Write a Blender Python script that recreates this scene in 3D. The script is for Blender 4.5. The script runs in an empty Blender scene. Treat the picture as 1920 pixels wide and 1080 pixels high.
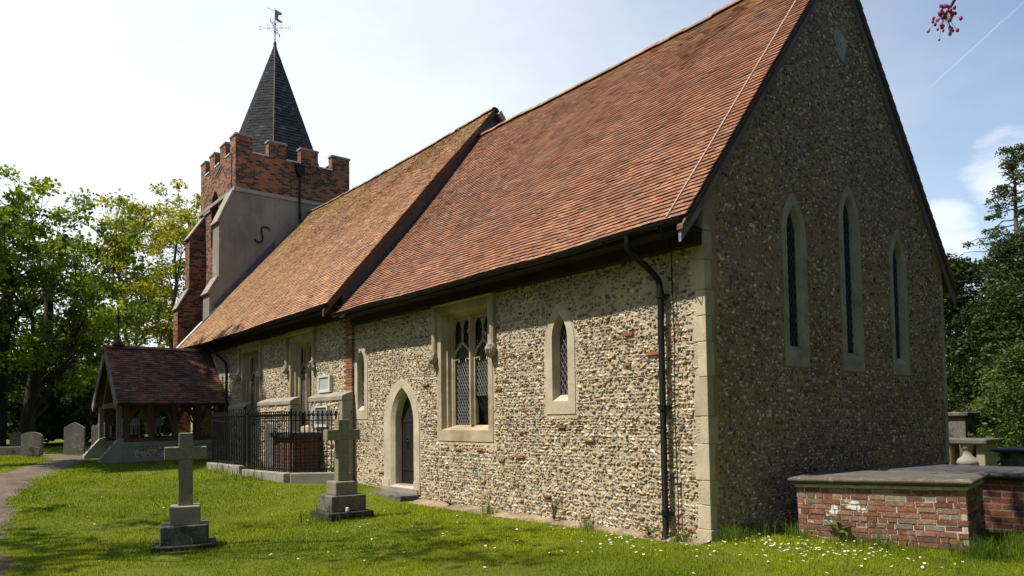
import bpy, math, random
import numpy as np
from mathutils import Vector, Matrix
from mathutils.geometry import tessellate_polygon
S = bpy.context.scene
COL = S.collection
rng = np.random.default_rng(7)
random.seed(7)
R_ = math.radians

# ------------------------------------------------------------------ mesh builder
class MB:
    def __init__(s): s.v = []; s.c = []; s.f = []; s.n = 0; s.sm = []
    def add(s, v, f, col=(1, 1, 1), smooth=False):
        v = np.asarray(v, float).reshape(-1, 3)
        c = np.asarray(col, float)
        if c.ndim == 1: c = np.tile(c, (len(v), 1))
        s.v.append(v); s.c.append(c)
        if isinstance(f, np.ndarray): fs = [f]
        else:
            g = {}
            for q in f: g.setdefault(len(q), []).append(q)
            fs = [np.array(x) for x in g.values()]
        for a in fs:
            s.f.append(a + s.n); s.sm.append(smooth)
        s.n += len(v)
    def box(s, x0, x1, y0, y1, z0, z1, col=(1, 1, 1), rot=0, piv=None, tilt=None):
        v = np.array([(x, y, z) for z in (z0, z1) for y in (y0, y1) for x in (x0, x1)], float)
        if rot:
            p = np.array(piv if piv is not None else ((x0+x1)/2, (y0+y1)/2, 0))
            c, n = math.cos(rot), math.sin(rot); d = v - p
            v = p + np.stack([d[:, 0]*c-d[:, 1]*n, d[:, 0]*n+d[:, 1]*c, d[:, 2]], 1)
        s.add(v, [(0, 2, 3, 1), (4, 5, 7, 6), (0, 1, 5, 4), (2, 6, 7, 3), (0, 4, 6, 2), (1, 3, 7, 5)], col)
    def frame_box(s, P, U, V, N, u0, u1, v0, v1, n0, n1, col=(1, 1, 1)):
        P, U, V, N = map(lambda a: np.asarray(a, float), (P, U, V, N))
        v = np.array([P+U*u+V*w+N*n for n in (n0, n1) for w in (v0, v1) for u in (u0, u1)])
        s.add(v, [(0, 2, 3, 1), (4, 5, 7, 6), (0, 1, 5, 4), (2, 6, 7, 3), (0, 4, 6, 2), (1, 3, 7, 5)], col)
    def prism(s, pts, d, col=(1, 1, 1)):           # closed polygon of 3-D points, swept by d
        a = np.asarray(pts, float); d = np.asarray(d, float); n = len(a)
        s.add(np.vstack([a, a+d]), [tuple(range(n))[::-1], tuple(range(n, 2*n))] +
              [(i, (i+1) % n, n+(i+1) % n, n+i) for i in range(n)], col)
    def tube(s, path, r, n=6, col=(1, 1, 1), cap=True, flat=False):
        P = np.asarray(path, float); m = len(P)
        r = np.broadcast_to(np.asarray(r, float), (m,))
        T = np.gradient(P, axis=0); T /= np.linalg.norm(T, axis=1)[:, None]+1e-9
        ref = np.array([0, 0, 1.]) if abs(T[0][2]) < .9 else np.array([1., 0, 0])
        A = np.cross(T, ref); A /= np.linalg.norm(A, axis=1)[:, None]+1e-9
        B = np.cross(T, A)
        th = np.arange(n)*2*math.pi/n+(math.pi/n if n == 4 else 0)
        v = P[:, None]+r[:, None, None]*(A[:, None]*np.cos(th)[None, :, None]+B[:, None]*np.sin(th)[None, :, None])
        i, j = np.meshgrid(np.arange(m-1), np.arange(n), indexing='ij')
        k = (j+1) % n
        f = np.stack([i*n+j, i*n+k, (i+1)*n+k, (i+1)*n+j], -1).reshape(-1, 4)
        s.add(v.reshape(-1, 3), f, col, smooth=(n > 4 and not flat))
        if cap:
            s.add(v[0], [tuple(range(n))], col); s.add(v[-1], [tuple(range(n))], col)
    def lathe(s, prof, c=(0, 0, 0), n=20, col=(1, 1, 1), sm=True):
        th = np.arange(n)*2*math.pi/n; prof = np.asarray(prof, float); m = len(prof)
        v = np.stack([np.outer(prof[:, 0], np.cos(th)), np.outer(prof[:, 0], np.sin(th)), np.repeat(prof[:, 1][:, None], n, 1)], -1)+np.asarray(c)
        i, j = np.meshgrid(np.arange(m-1), np.arange(n), indexing='ij'); k = (j+1) % n
        s.add(v.reshape(-1, 3), np.stack([i*n+j, i*n+k, (i+1)*n+k, (i+1)*n+j], -1).reshape(-1, 4), col, sm)
    def tess(s, outer, holes, m3, col=(1, 1, 1)):   # flat polygon with holes; m3 maps (u,z) to 3-D
        loops = [[Vector((a, b, 0)) for a, b in l] for l in [outer]+holes]
        t = tessellate_polygon(loops)
        pts = [p for l in loops for p in l]
        s.add([m3(p.x, p.y) for p in pts], [tuple(x) for x in t], col)
    def build(s, name, m, parent=None, loc=None, bevel=0):
        me = bpy.data.meshes.new(name)
        v = np.concatenate(s.v).astype(np.float32); c = np.concatenate(s.c)
        lo = np.concatenate([a.ravel() for a in s.f]); to = np.concatenate([np.full(len(a), a.shape[1]) for a in s.f])
        st = np.concatenate([[0], np.cumsum(to)[:-1]])
        if loc is not None: v = v-np.asarray(loc, np.float32)
        me.vertices.add(len(v)); me.vertices.foreach_set('co', v.ravel())
        me.loops.add(len(lo)); me.loops.foreach_set('vertex_index', lo.astype(np.int32))
        me.polygons.add(len(to)); me.polygons.foreach_set('loop_start', st.astype(np.int32)); me.polygons.foreach_set('loop_total', to.astype(np.int32))
        sm = np.concatenate([np.full(len(a), b) for a, b in zip(s.f, s.sm)]); me.polygons.foreach_set('use_smooth', sm)
        me.update(calc_edges=True)
        at = me.color_attributes.new('col', 'FLOAT_COLOR', 'POINT')
        at.data.foreach_set('color', np.concatenate([c, np.ones((len(c), 1))], 1).astype(np.float32).ravel())
        nr = np.zeros(len(to)*3, np.float32); me.polygons.foreach_get('normal', nr); nr = np.abs(nr.reshape(-1, 3))
        ax = np.repeat(np.argmax(nr*[1, 1, 1.01], 1), to)
        lv = v[lo]; u = np.where(ax == 0, lv[:, 1], lv[:, 0]); w = np.where(ax == 2, lv[:, 1], lv[:, 2])
        uv = me.uv_layers.new(name='UVMap'); uv.data.foreach_set('uv', np.stack([u, w], 1).astype(np.float32).ravel())
        me.materials.append(m)
        o = bpy.data.objects.new(name, me); COL.objects.link(o)
        if parent is not None: o.parent = parent
        if loc is not None and parent is None: o.location = loc
        if bevel:
            b = o.modifiers.new('bevel', 'BEVEL'); b.width = bevel; b.segments = 2; b.limit_method = 'ANGLE'
        return o

def tag(o, label=None, cat=None, group=None, kind=None):
    if label: o['label'] = label
    if cat: o['category'] = cat
    if group: o['group'] = group
    if kind: o['kind'] = kind
    return o
def thing(name, label, cat, loc=(0, 0, 0), rot=(0, 0, 0), group=None):
    o = bpy.data.objects.new(name, None); COL.objects.link(o); o.location = loc; o.rotation_euler = rot
    o.empty_display_size = .2
    return tag(o, label, cat, group)
def copy_tree(o, parent=None):
    c = o.copy(); COL.objects.link(c)
    if parent is not None: c.parent = parent
    for ch in list(o.children): copy_tree(ch, c)
    return c

# ------------------------------------------------------------------ materials
class NT:
    def __init__(s, name):
        s.m = bpy.data.materials.new(name); s.m.use_nodes = True; s.t = s.m.node_tree; s.t.nodes.clear()
    def n(s, ty, **k):
        x = s.t.nodes.new(ty)
        for a, b in k.items():
            if a in ('operation', 'blend_type', 'data_type', 'feature', 'attribute_name', 'noise_dimensions', 'offset', 'distance', 'offset_frequency', 'squash', 'bands_direction', 'normalize', 'use_clamp', 'clamp_factor'): setattr(x, a, b)
            else: x.inputs[a.replace('_', ' ')].default_value = b
        return x
    def l(s, a, b): s.t.links.new(a, b)
    def mix(s, fac, a, b, mode='MIX'):
        x = s.n('ShaderNodeMix', data_type='RGBA', blend_type=mode)
        for so, i in ((fac, 0), (a, 6), (b, 7)):
            if hasattr(so, 'links'): s.l(so, x.inputs[i])
            elif i == 0: x.inputs[0].default_value = so
            else: x.inputs[i].default_value = tuple(so)+((1,) if len(so) == 3 else ())
        return x.outputs[2]
    def noise(s, vec, scale, detail=5, rough=.6):
        x = s.n('ShaderNodeTexNoise', Scale=scale, Detail=detail, Roughness=rough)
        if vec is not None: s.l(vec, x.inputs['Vector'])
        return x.outputs[0]
    def ramp(s, f, lo, hi, a=0., b=1.):
        x = s.n('ShaderNodeMapRange'); s.l(f, x.inputs[0])
        for i, v in enumerate((lo, hi, a, b)): x.inputs[i+1].default_value = v
        return x.outputs[0]

def M(name, col=None, attr=False, var=.35, vs=3., fine=.25, fs=40., rough=.85, bump=.35, bs=60., bd=.01, layers=(), spec=.3, brick=None, scale_z=1., metal=0.):
    """procedural surface: base colour (or the mesh's own 'col'), broad and fine tone variation, lichen / dirt layers, bump"""
    t = NT(name); g = t.n('ShaderNodeNewGeometry'); tc = t.n('ShaderNodeTexCoord')
    mp = t.n('ShaderNodeMapping'); mp.inputs['Scale'].default_value = (1, 1, scale_z); t.l(g.outputs['Position'], mp.inputs['Vector']); vec = mp.outputs[0]
    c = None; hb = None
    if attr:
        a = t.n('ShaderNodeAttribute', attribute_name='col'); c = a.outputs['Color']
        if col is not None: c = t.mix(1., c, col, 'MULTIPLY')
    if brick:
        b = t.n('ShaderNodeTexBrick', offset=.5); b.inputs['Scale'].default_value = 1
        bw, bh, mo, c1, c2, cm, bias = brick
        b.inputs['Brick Width'].default_value = bw; b.inputs['Row Height'].default_value = bh; b.inputs['Mortar Size'].default_value = mo
        b.inputs['Mortar Smooth'].default_value = .3; b.inputs['Bias'].default_value = bias
        for k, v in (('Color1', (0, 0, 0)), ('Color2', (1, 1, 1)), ('Mortar', (.5, .5, .5))): b.inputs[k].default_value = tuple(v)+(1,)
        wv = t.n('ShaderNodeVectorMath', operation='MULTIPLY_ADD'); nz = t.n('ShaderNodeTexNoise', Scale=3.); t.l(tc.outputs['UV'], nz.inputs['Vector'])
        t.l(nz.outputs[1], wv.inputs[0]); wv.inputs[1].default_value = (.02, .012, 0); t.l(tc.outputs['UV'], wv.inputs[2])
        t.l(wv.outputs[0], b.inputs['Vector'])
        pn = t.noise(tc.outputs['UV'], 1.3, 3); ad = t.n('ShaderNodeMath', operation='MULTIPLY_ADD'); t.l(pn, ad.inputs[0]); ad.inputs[1].default_value = .9; t.l(b.outputs['Color'], ad.inputs[2])
        f = t.ramp(ad.outputs[0], .93+bias, 1.05+bias); w_ = t.ramp(b.outputs['Color'], 0, 1, .72, 1.2); cc = t.n('ShaderNodeCombineColor'); [t.l(w_, cc.inputs[i]) for i in range(3)]
        c = t.mix(b.outputs['Fac'], t.mix(1., t.mix(f, c1, c2), cc.outputs[0], 'MULTIPLY'), cm); hb = b.outputs['Fac']
    if c is None:
        r = t.n('ShaderNodeRGB'); r.outputs[0].default_value = tuple(col)+(1,); c = r.outputs[0]
    if var:
        n1 = t.ramp(t.noise(vec, vs), .3, .7, 1-var, 1+var); x = t.n('ShaderNodeMix', data_type='RGBA', blend_type='MULTIPLY'); x.inputs[0].default_value = 1
        t.l(c, x.inputs[6]); cc = t.n('ShaderNodeCombineColor'); [t.l(n1, cc.inputs[i]) for i in range(3)]; t.l(cc.outputs[0], x.inputs[7]); c = x.outputs[2]
    if fine:
        n1 = t.ramp(t.noise(vec, fs, 3), .3, .7, 1-fine, 1+fine); cc = t.n('ShaderNodeCombineColor'); [t.l(n1, cc.inputs[i]) for i in range(3)]
        c = t.mix(1., c, cc.outputs[0], 'MULTIPLY')
    for lc, ls, lo, hi, amt in layers:
        f = t.ramp(t.noise(vec, ls, 6, .65), lo, hi, 0, amt); c = t.mix(f, c, lc)
    p = t.n('ShaderNodeBsdfPrincipled'); p.inputs['Roughness'].default_value = rough; p.inputs['Specular IOR Level'].default_value = spec; p.inputs['Metallic'].default_value = metal
    t.l(c, p.inputs['Base Color'])
    if bump:
        nb = t.noise(vec, bs, 6, .65); bb = t.n('ShaderNodeBump', Strength=bump, Distance=bd); t.l(nb, bb.inputs['Height'])
        if hb is not None:
            b2 = t.n('ShaderNodeBump', Strength=.8, Distance=.012); iv = t.ramp(hb, 0, 1, 1, 0); t.l(iv, b2.inputs['Height']); t.l(bb.outputs[0], b2.inputs['Normal']); bb = b2
        t.l(bb.outputs[0], p.inputs['Normal'])
    o = t.n('ShaderNodeOutputMaterial'); t.l(p.outputs[0], o.inputs[0])
    return t.m

def leafmat(name, tint=(1, 1, 1), trans=.52, rough=.5, spec=.25):
    t = NT(name); a = t.n('ShaderNodeAttribute', attribute_name='col'); c = t.mix(1., a.outputs['Color'], tint, 'MULTIPLY')
    p = t.n('ShaderNodeBsdfPrincipled'); p.inputs['Roughness'].default_value = rough; p.inputs['Specular IOR Level'].default_value = spec; t.l(c, p.inputs['Base Color'])
    tr = t.n('ShaderNodeBsdfTranslucent'); c2 = t.mix(1., c, (1.35, 1.25, .55), 'MULTIPLY'); t.l(c2, tr.inputs['Color'])
    mx = t.n('ShaderNodeMixShader'); mx.inputs[0].default_value = trans; t.l(p.outputs[0], mx.inputs[1]); t.l(tr.outputs[0], mx.inputs[2])
    o = t.n('ShaderNodeOutputMaterial'); t.l(mx.outputs[0], o.inputs[0]); return t.m

def glassmat():
    t = NT('leaded_glass'); g = t.n('ShaderNodeNewGeometry'); p = t.n('ShaderNodeBsdfPrincipled')
    p.inputs['Base Color'].default_value = (.012, .015, .018, 1); p.inputs['Roughness'].default_value = .14; p.inputs['Specular IOR Level'].default_value = .5
    v = t.n('ShaderNodeTexVoronoi', Scale=11.); t.l(g.outputs['Position'], v.inputs['Vector'])
    nz = t.noise(g.outputs['Position'], 6., 2)
    b = t.n('ShaderNodeBump', Strength=.6, Distance=.03); t.l(nz, b.inputs['Height'])
    nm = t.n('ShaderNodeVectorMath', operation='MULTIPLY_ADD'); sb = t.n('ShaderNodeVectorMath', operation='SUBTRACT'); t.l(v.outputs['Color'], sb.inputs[0]); sb.inputs[1].default_value = (.5, .5, .5)
    t.l(sb.outputs[0], nm.inputs[0]); nm.inputs[1].default_value = (.34, .34, .34); t.l(b.outputs[0], nm.inputs[2])
    no = t.n('ShaderNodeVectorMath', operation='NORMALIZE'); t.l(nm.outputs[0], no.inputs[0]); t.l(no.outputs[0], p.inputs['Normal'])
    o = t.n('ShaderNodeOutputMaterial'); t.l(p.outputs[0], o.inputs[0]); return t.m

GREYL = (.42, .42, .38); YEL = (.42, .28, .05); DIRT = (.05, .045, .035)
m_mortar = M('flint_mortar', (.51, .42, .30), var=.22, vs=1.2, fine=.3, fs=55, bump=.9, bs=38, bd=.035, layers=[((.30, .24, .17), 2.2, .52, .7, .55)])
m_mortar_e = M('gable_mortar_shaded', (.37, .25, .155), var=.25, vs=1.0, fine=.35, fs=50, bump=.7, bs=45, bd=.02, layers=[((.22, .17, .12), 1.5, .5, .68, .6)])  # gable shade partly put into the colour: darker, browner than the south mortar
m_flint = M('flint', attr=True, var=.15, vs=9, fine=.3, fs=70, rough=.6, spec=.4, bump=.35, bs=60, bd=.008)
m_stone = M('limestone', (.46, .395, .295), var=.2, vs=2.5, fine=.13, fs=60, bump=.25, bs=80, bd=.006, layers=[((.30, .265, .20), 3.0, .52, .72, .6), ((.34, .235, .125), 1.4, .54, .72, .55), ((.16, .14, .11), 7, .62, .74, .5)])
m_stone_w = M('stained_limestone', (.40, .325, .225), var=.22, vs=2.5, fine=.16, fs=60, bump=.3, bs=70, bd=.006, layers=[((.24, .165, .09), 1.6, .47, .66, .75), ((.17, .145, .115), 5, .58, .72, .55)])
m_stone_dk = M('grey_ashlar', (.27, .245, .205), var=.2, vs=2.5, fine=.2, fs=60, bump=.3, bs=80, bd=.006, layers=[((.2, .19, .16), 3.0, .5, .72, .6)])
m_tile = M('clay_tile', attr=True, var=.22, vs=1.6, fine=.22, fs=35, rough=.85, bump=.25, bs=90, bd=.004, layers=[((.16, .10, .085), 1.1, .56, .72, .45), ((.33, .23, .07), 7, .66, .78, .35)])
m_tile_dk = M('mossy_tile', attr=True, var=.3, vs=2, fine=.3, fs=30, bump=.3, bs=60, bd=.006, layers=[(GREYL, 9, .66, .72, .6), ((.03, .03, .022), 1.5, .5, .7, .5)])
m_shingle = M('tarred_shingle', attr=True, var=.2, vs=2, fine=.3, fs=20, rough=.8, spec=.15, bump=.25, bs=50)
m_brick_t = M('tower_brick', brick=(.23, .082, .011, (.36, .118, .05), (.045, .028, .024), (.17, .125, .09), -.02), var=.35, vs=1.3, fine=.25, fs=25, bump=.4, bs=40, layers=[((.05, .035, .03), .9, .56, .7, .4)])
m_brick = M('old_brick', brick=(.23, .08, .010, (.19, .062, .035), (.10, .045, .034), (.20, .165, .13), .1), var=.3, vs=2.5, fine=.3, fs=30, bump=.4, bs=40, layers=[((.12, .10, .08), 4, .55, .7, .5)])
m_brickattr = M('chest_brick', attr=True, var=.25, vs=6, fine=.35, fs=45, bump=.6, bs=55, bd=.012, layers=[((.30, .27, .23), 6, .55, .70, .5), ((.70, .70, .68), 3.3, .635, .655, .92), ((.10, .08, .06), 4, .6, .75, .5)])
m_lime = M('lime_mortar', (.42, .37, .30), var=.25, vs=5, fine=.3, bump=.6, bs=50, bd=.01)
m_render = M('cement_render', (.22, .20, .172), var=.14, vs=.9, fine=.1, fs=30, bump=.3, bs=30, scale_z=.45, layers=[((.12, .10, .08), 1.1, .47, .66, .7), ((.38, .355, .30), 1.3, .56, .7, .6), ((.10, .085, .07), 3.5, .60, .72, .5)])
m_lead = M('lead_sheet', (.095, .09, .115), var=.25, vs=3, fine=.1, rough=.55, spec=.4, bump=.15, bs=12, bd=.02)
m_leadw = M('white_lead', (.62, .60, .57), var=.2, vs=4, fine=.1, rough=.5, bump=.1)
m_stone_e = M('gable_dressing', (.42, .37, .285), var=.2, vs=2.5, fine=.2, fs=50, bump=.3, bs=80, bd=.006, layers=[((.20, .18, .145), 3.0, .5, .7, .6)])  # dressings of the gable lancets, slightly darker than the limestone
m_tablet = M('verdigris_tablet', (.34, .38, .35), var=.12, fine=.15, bump=.2)
m_iron = M('black_iron', (.008, .008, .009), var=.2, fine=.2, fs=60, rough=.5, spec=.25, bump=.15, bs=80, bd=.003)
m_wood = M('weathered_oak', (.20, .165, .14), var=.3, vs=2, fine=.35, fs=60, bump=.4, bs=90, bd=.006, scale_z=.25)
m_barge = M('grey_violet_bargeboard', (.21, .19, .25), var=.25, vs=3, fine=.25, fs=50, bump=.3, bs=50)
m_oak = M('brown_oak', (.115, .06, .033), var=.3, vs=2, fine=.3, fs=60, bump=.4, bs=90, bd=.006, scale_z=.25)
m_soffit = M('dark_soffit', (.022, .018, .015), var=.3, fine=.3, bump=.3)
m_door = M('dark_plank', (.017, .014, .013), var=.3, fine=.4, fs=70, rough=.5, bump=.4, bs=70, scale_z=.15)
m_cable = M('copper_tape', (.42, .33, .27), var=.2, fine=.2, rough=.6)
m_came = M('lead_came', (.26, .26, .25), var=.3, fine=.2, rough=.5, bump=0)
m_glass = glassmat()
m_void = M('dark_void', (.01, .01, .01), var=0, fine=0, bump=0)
m_cross = M('cross_stone', (.215, .195, .135), var=.2, vs=5, fine=.3, fs=45, bump=.5, bs=60, bd=.008, layers=[((.13, .13, .055), 5, .52, .66, .65), ((.34, .33, .28), 9, .62, .74, .6), ((.07, .065, .045), 4, .58, .72, .6)])
m_base = M('mossy_base', (.13, .12, .10), var=.3, vs=5, fine=.35, fs=40, bump=.6, bs=50, bd=.01, layers=[((.035, .03, .026), 3.5, .48, .6, .85), ((.38, .36, .32), 8, .62, .7, .5)])
m_base_dk = M('sooty_base', (.04, .036, .031), var=.4, vs=5, fine=.35, fs=40, bump=.6, bs=50, bd=.01, layers=[((.15, .14, .12), 6, .58, .7, .5), ((.2, .12, .05), 4, .64, .72, .5)])
m_head = M('headstone_stone', (.17, .16, .135), var=.25, vs=3, fine=.3, fs=30, bump=.4, bs=40, layers=[((.40, .39, .35), 6, .58, .68, .6), ((.26, .12, .055), 5, .62, .7, .6), ((.10, .10, .075), 2.5, .55, .7, .6)])
m_slab = M('ledger_slab', (.10, .09, .074), var=.2, vs=4, fine=.3, fs=45, bump=.5, bs=60, bd=.006, layers=[((.16, .15, .12), 4, .55, .7, .6), ((.36, .34, .29), 9, .6, .7, .5)])
m_slab_dk = M('dark_slab', (.06, .06, .066), var=.3, vs=4, fine=.3, fs=45, bump=.5, bs=60, bd=.006, layers=[((.2, .2, .19), 8, .6, .7, .5)])
m_plaque = M('pale_plaque', (.52, .52, .47), var=.1, fine=.1, bump=.1)
m_slate = M('grey_slate_plaque', (.11, .13, .125), var=.12, fine=.15, rough=.5, bump=.25, bs=60)
m_bark = M('bark', (.035, .029, .023), var=.3, fine=.4, fs=15, bump=.8, bs=12, bd=.05, scale_z=.3)
m_barkp = M('pale_bark', (.085, .07, .055), var=.3, fine=.4, fs=15, bump=.6, bs=12, bd=.04, scale_z=.3)
m_leaf = leafmat('broad_leaf'); m_yew = leafmat('yew_needles', trans=.25); m_blade = leafmat('grass_blade', trans=.4, rough=.65, spec=.08)
m_petal = leafmat('petal', trans=.12, rough=.7)
# ------------------------------------------------------------------ shape generators
def GZ(x, y=0):                                        # lie of the churchyard
    x = np.asarray(x, float); y = np.asarray(y, float)
    z = np.interp(-x, [-60, -4, -.6, .5, 6.8, 8.3, 10.5, 14, 18, 24, 45, 90], [.0, .06, .06, 0, 0, .15, .22, .33, .43, .5, .6, .6])
    w = np.clip((y-6)/6, 0, 1)
    return z*(1-w*.6)
def gz(x, y=0): return float(GZ(x, y))

def arch(cx, w, z0, zs, za, n=9):
    h = za-zs; c = max((h*h-(w/2)**2)/w, 0); Rr = w/2+c; ph = math.atan2(h, c)
    right = [(cx-c+Rr*math.cos(a), zs+Rr*math.sin(a)) for a in np.linspace(0, ph, n)]
    left = [(2*cx-x, z) for x, z in right[:-1]][::-1]
    return [(cx-w/2, z0), (cx+w/2, z0)]+right+left
def rect(a, b, c, d): return [(a, c), (b, c), (b, d), (a, d)]
def inside(P, poly):
    x, y = P[:, 0], P[:, 1]; r = np.zeros(len(P), bool); n = len(poly)
    for i in range(n):
        x0, y0 = poly[i]; x1, y1 = poly[(i+1) % n]
        c = ((y0 > y) != (y1 > y)) & (x < (x1-x0)*(y-y0)/((y1-y0) if y1 != y0 else 1e-9)+x0); r ^= c
    return r
def grow(poly, k):
    P = np.array(poly); c = (P.min(0)+P.max(0))/2; h = (P.max(0)-P.min(0))/2
    return [tuple(c+(p-c)*(1+k/np.maximum(h, .05))) for p in P]

_g = (1+5**.5)/2
ICO = np.array([(-1, _g, 0), (1, _g, 0), (-1, -_g, 0), (1, -_g, 0), (0, -1, _g), (0, 1, _g), (0, -1, -_g), (0, 1, -_g), (_g, 0, -1), (_g, 0, 1), (-_g, 0, -1), (-_g, 0, 1)], float)/math.sqrt(1+_g*_g)
ICF = np.array([(0, 11, 5), (0, 5, 1), (0, 1, 7), (0, 7, 10), (0, 10, 11), (1, 5, 9), (5, 11, 4), (11, 10, 2), (10, 7, 6), (7, 1, 8), (3, 9, 4), (3, 4, 2), (3, 2, 6), (3, 6, 8), (3, 8, 9), (4, 9, 5), (2, 4, 11), (6, 2, 10), (8, 6, 7), (9, 8, 1)])
def subdiv(V, F):
    V = list(map(tuple, V)); cache = {}; out = []
    def mid(a, b):
        k = (min(a, b), max(a, b))
        if k not in cache:
            m = np.array(V[a])+np.array(V[b]); m /= np.linalg.norm(m); V.append(tuple(m)); cache[k] = len(V)-1
        return cache[k]
    for a, b, c in F:
        x, y, z = mid(a, b), mid(b, c), mid(c, a); out += [(a, x, z), (b, y, x), (c, z, y), (x, y, z)]
    return np.array(V), np.array(out)
ICO2, ICF2 = subdiv(ICO, ICF)

PAL = np.array([(.50, .42, .29), (.44, .36, .245), (.64, .58, .47), (.38, .295, .19), (.33, .22, .12), (.19, .155, .12), (.085, .08, .08), (.25, .155, .085), (.33, .155, .07), (.30, .28, .25)])
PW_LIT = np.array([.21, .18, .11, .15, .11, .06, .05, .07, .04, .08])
def flints(mb, m3, nrm, u0, u1, z0, z1, keep, row, w, proud, weights, big=.0, dens=1., dark_core=.25, coursed=1.):
    """field of knapped flint stones set in mortar: m3(u,z,out)->3-D arrays"""
    U, Z, W, Hh = [], [], [], []
    z = z0+row*.5
    while z < z1:
        rh = row*rng.uniform(.75, 1.35); u = u0+rng.uniform(0, w); rd = dens*(rng.uniform(.70, 1.0) if rng.random() < .35 else 1)
        while u < u1:
            ww = w*rng.lognormal(0, .38)*(rh/row)**.6
            if rng.random() < rd:
                U.append(u); Z.append(z+rng.normal(0, row*.10+row*.22*(1-coursed))); W.append(ww); Hh.append(rh*rng.uniform(.64, 1.05)*(1+.5*(rng.random() < big)))
            u += ww*rng.uniform(.80, 1.06)
        z += rh*.96
    U, Z, W, Hh = map(np.array, (U, Z, W, Hh))
    ok = keep(np.stack([U, Z], 1)) & ~((lowfreq(U*1.6, Z*2.4, 1.0, 17) > 1.15) & (rng.random(len(U)) < .55)); U, Z, W, Hh = U[ok], Z[ok], W[ok], Hh[ok]; n = len(U)
    V = np.repeat(ICO2[None], n, 0).copy(); k = V.shape[1]
    # facets: push vertices along a few random planes (knapped faces)
    for _ in range(3):
        d = rng.normal(size=(n, 3)); d /= np.linalg.norm(d, axis=1)[:, None]; lim = rng.uniform(.45, .85, n)
        q = np.einsum('nkj,nj->nk', V, d); ex = np.clip(q-lim[:, None], 0, None); V -= ex[..., None]*d[:, None]
    V += rng.normal(0, .10, V.shape)
    a = rng.normal(0, .35, n); c, s = np.cos(a), np.sin(a)
    x = V[..., 0]*(W*.52)[:, None]; zz = V[..., 2]*(Hh*.52)[:, None]
    xu = x*c[:, None]-zz*s[:, None]; zu = x*s[:, None]+zz*c[:, None]
    pr = proud*rng.uniform(.45, 1.35, n)
    out = V[..., 1]*pr[:, None]+(pr*rng.uniform(-.55, .05, n))[:, None]
    P = m3(U[:, None]+xu, Z[:, None]+zu, out)
    ci = rng.choice(len(PAL), n, p=weights/weights.sum()); col = PAL[ci]*rng.uniform(.8, 1.2, (n, 1))
    C = np.repeat(col[:, None], k, 1).copy()
    core = (rng.random(n) < dark_core)[:, None] & (V[..., 1] > .42) & ((V[..., 0]**2+V[..., 2]**2) < .45)
    kc = np.array([(.09, .085, .085), (.15, .14, .13), (.19, .14, .09), (.24, .22, .20)])[rng.integers(0, 4, n)]
    C = np.where(core[..., None], kc[:, None], C)
    F = (ICF2[None]+(np.arange(n)*k)[:, None, None]).reshape(-1, 3)
    mb.add(P.reshape(-1, 3), F, C.reshape(-1, 3))

def tiles(mb, P0, U, V, N, L, Sl, colf, g=.088, tw=.155, th=.016, lift=.036, sag=None, edge=None):
    """plain-tiled slope: overlapping tiles laid course by course"""
    P0, U, V, N = (np.asarray(a, float) for a in (P0, U, V, N))
    nr = int(Sl/g); nc = int(L/tw)+2
    i, j = np.meshgrid(np.arange(nr), np.arange(nc), indexing='ij'); i = i.ravel(); j = j.ravel(); n = len(i)
    u0 = (j-1)*tw+np.where(i % 2 == 0, 0, tw/2)+rng.normal(0, .003, n); u1 = u0+tw-.004
    u0 = np.clip(u0, 0, L); u1 = np.clip(u1, 0, L); ok = (u1-u0) > .03
    i, j, u0, u1 = i[ok], j[ok], u0[ok], u1[ok]; n = len(i)
    v0 = i*g+rng.normal(0, .0025, n); v1 = np.minimum(v0+g*1.35, Sl)
    if edge is not None:
        e0, e1 = edge(i*g); u0 = np.clip(u0, e0, e1); u1 = np.clip(u1, e0, e1); ok = (u1-u0) > .03
        i, j, u0, u1, v0, v1 = i[ok], j[ok], u0[ok], u1[ok], v0[ok], v1[ok]; n = len(i)
    hb = lift+rng.normal(0, .0025, n); tw_ = rng.normal(0, .0018, n)
    vs = []
    for top in (0, 1):
        for (uu, vv, hh) in ((u0, v0, hb-tw_), (u1, v0, hb+tw_), (u1, v1, np.full(n, .004)), (u0, v1, np.full(n, .004))):
            h = hh+(th if top else 0)
            p = P0+uu[:, None]*U+vv[:, None]*V+h[:, None]*N
            if sag is not None: p = p+sag(uu, vv)[:, None]*np.array([0, 0, 1.])
            vs.append(p)
    A = np.stack(vs, 1)
    f = np.array([(4, 5, 6, 7), (0, 1, 5, 4), (1, 2, 6, 5), (3, 0, 4, 7)])
    F = (f[None]+(np.arange(n)*8)[:, None, None]).reshape(-1, 4)
    mb.add(A.reshape(-1, 3), F, np.repeat(colf(u0, v0, n)[:, None], 8, 1).reshape(-1, 3))

def lowfreq(u, v, s, seed):
    r = np.random.default_rng(seed); o = np.zeros(np.shape(u))
    for k in range(7):
        a = r.normal(size=2)*s; o += np.sin(u*a[0]+v*a[1]+r.uniform(0, 6.3))
    return o/2.6

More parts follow.
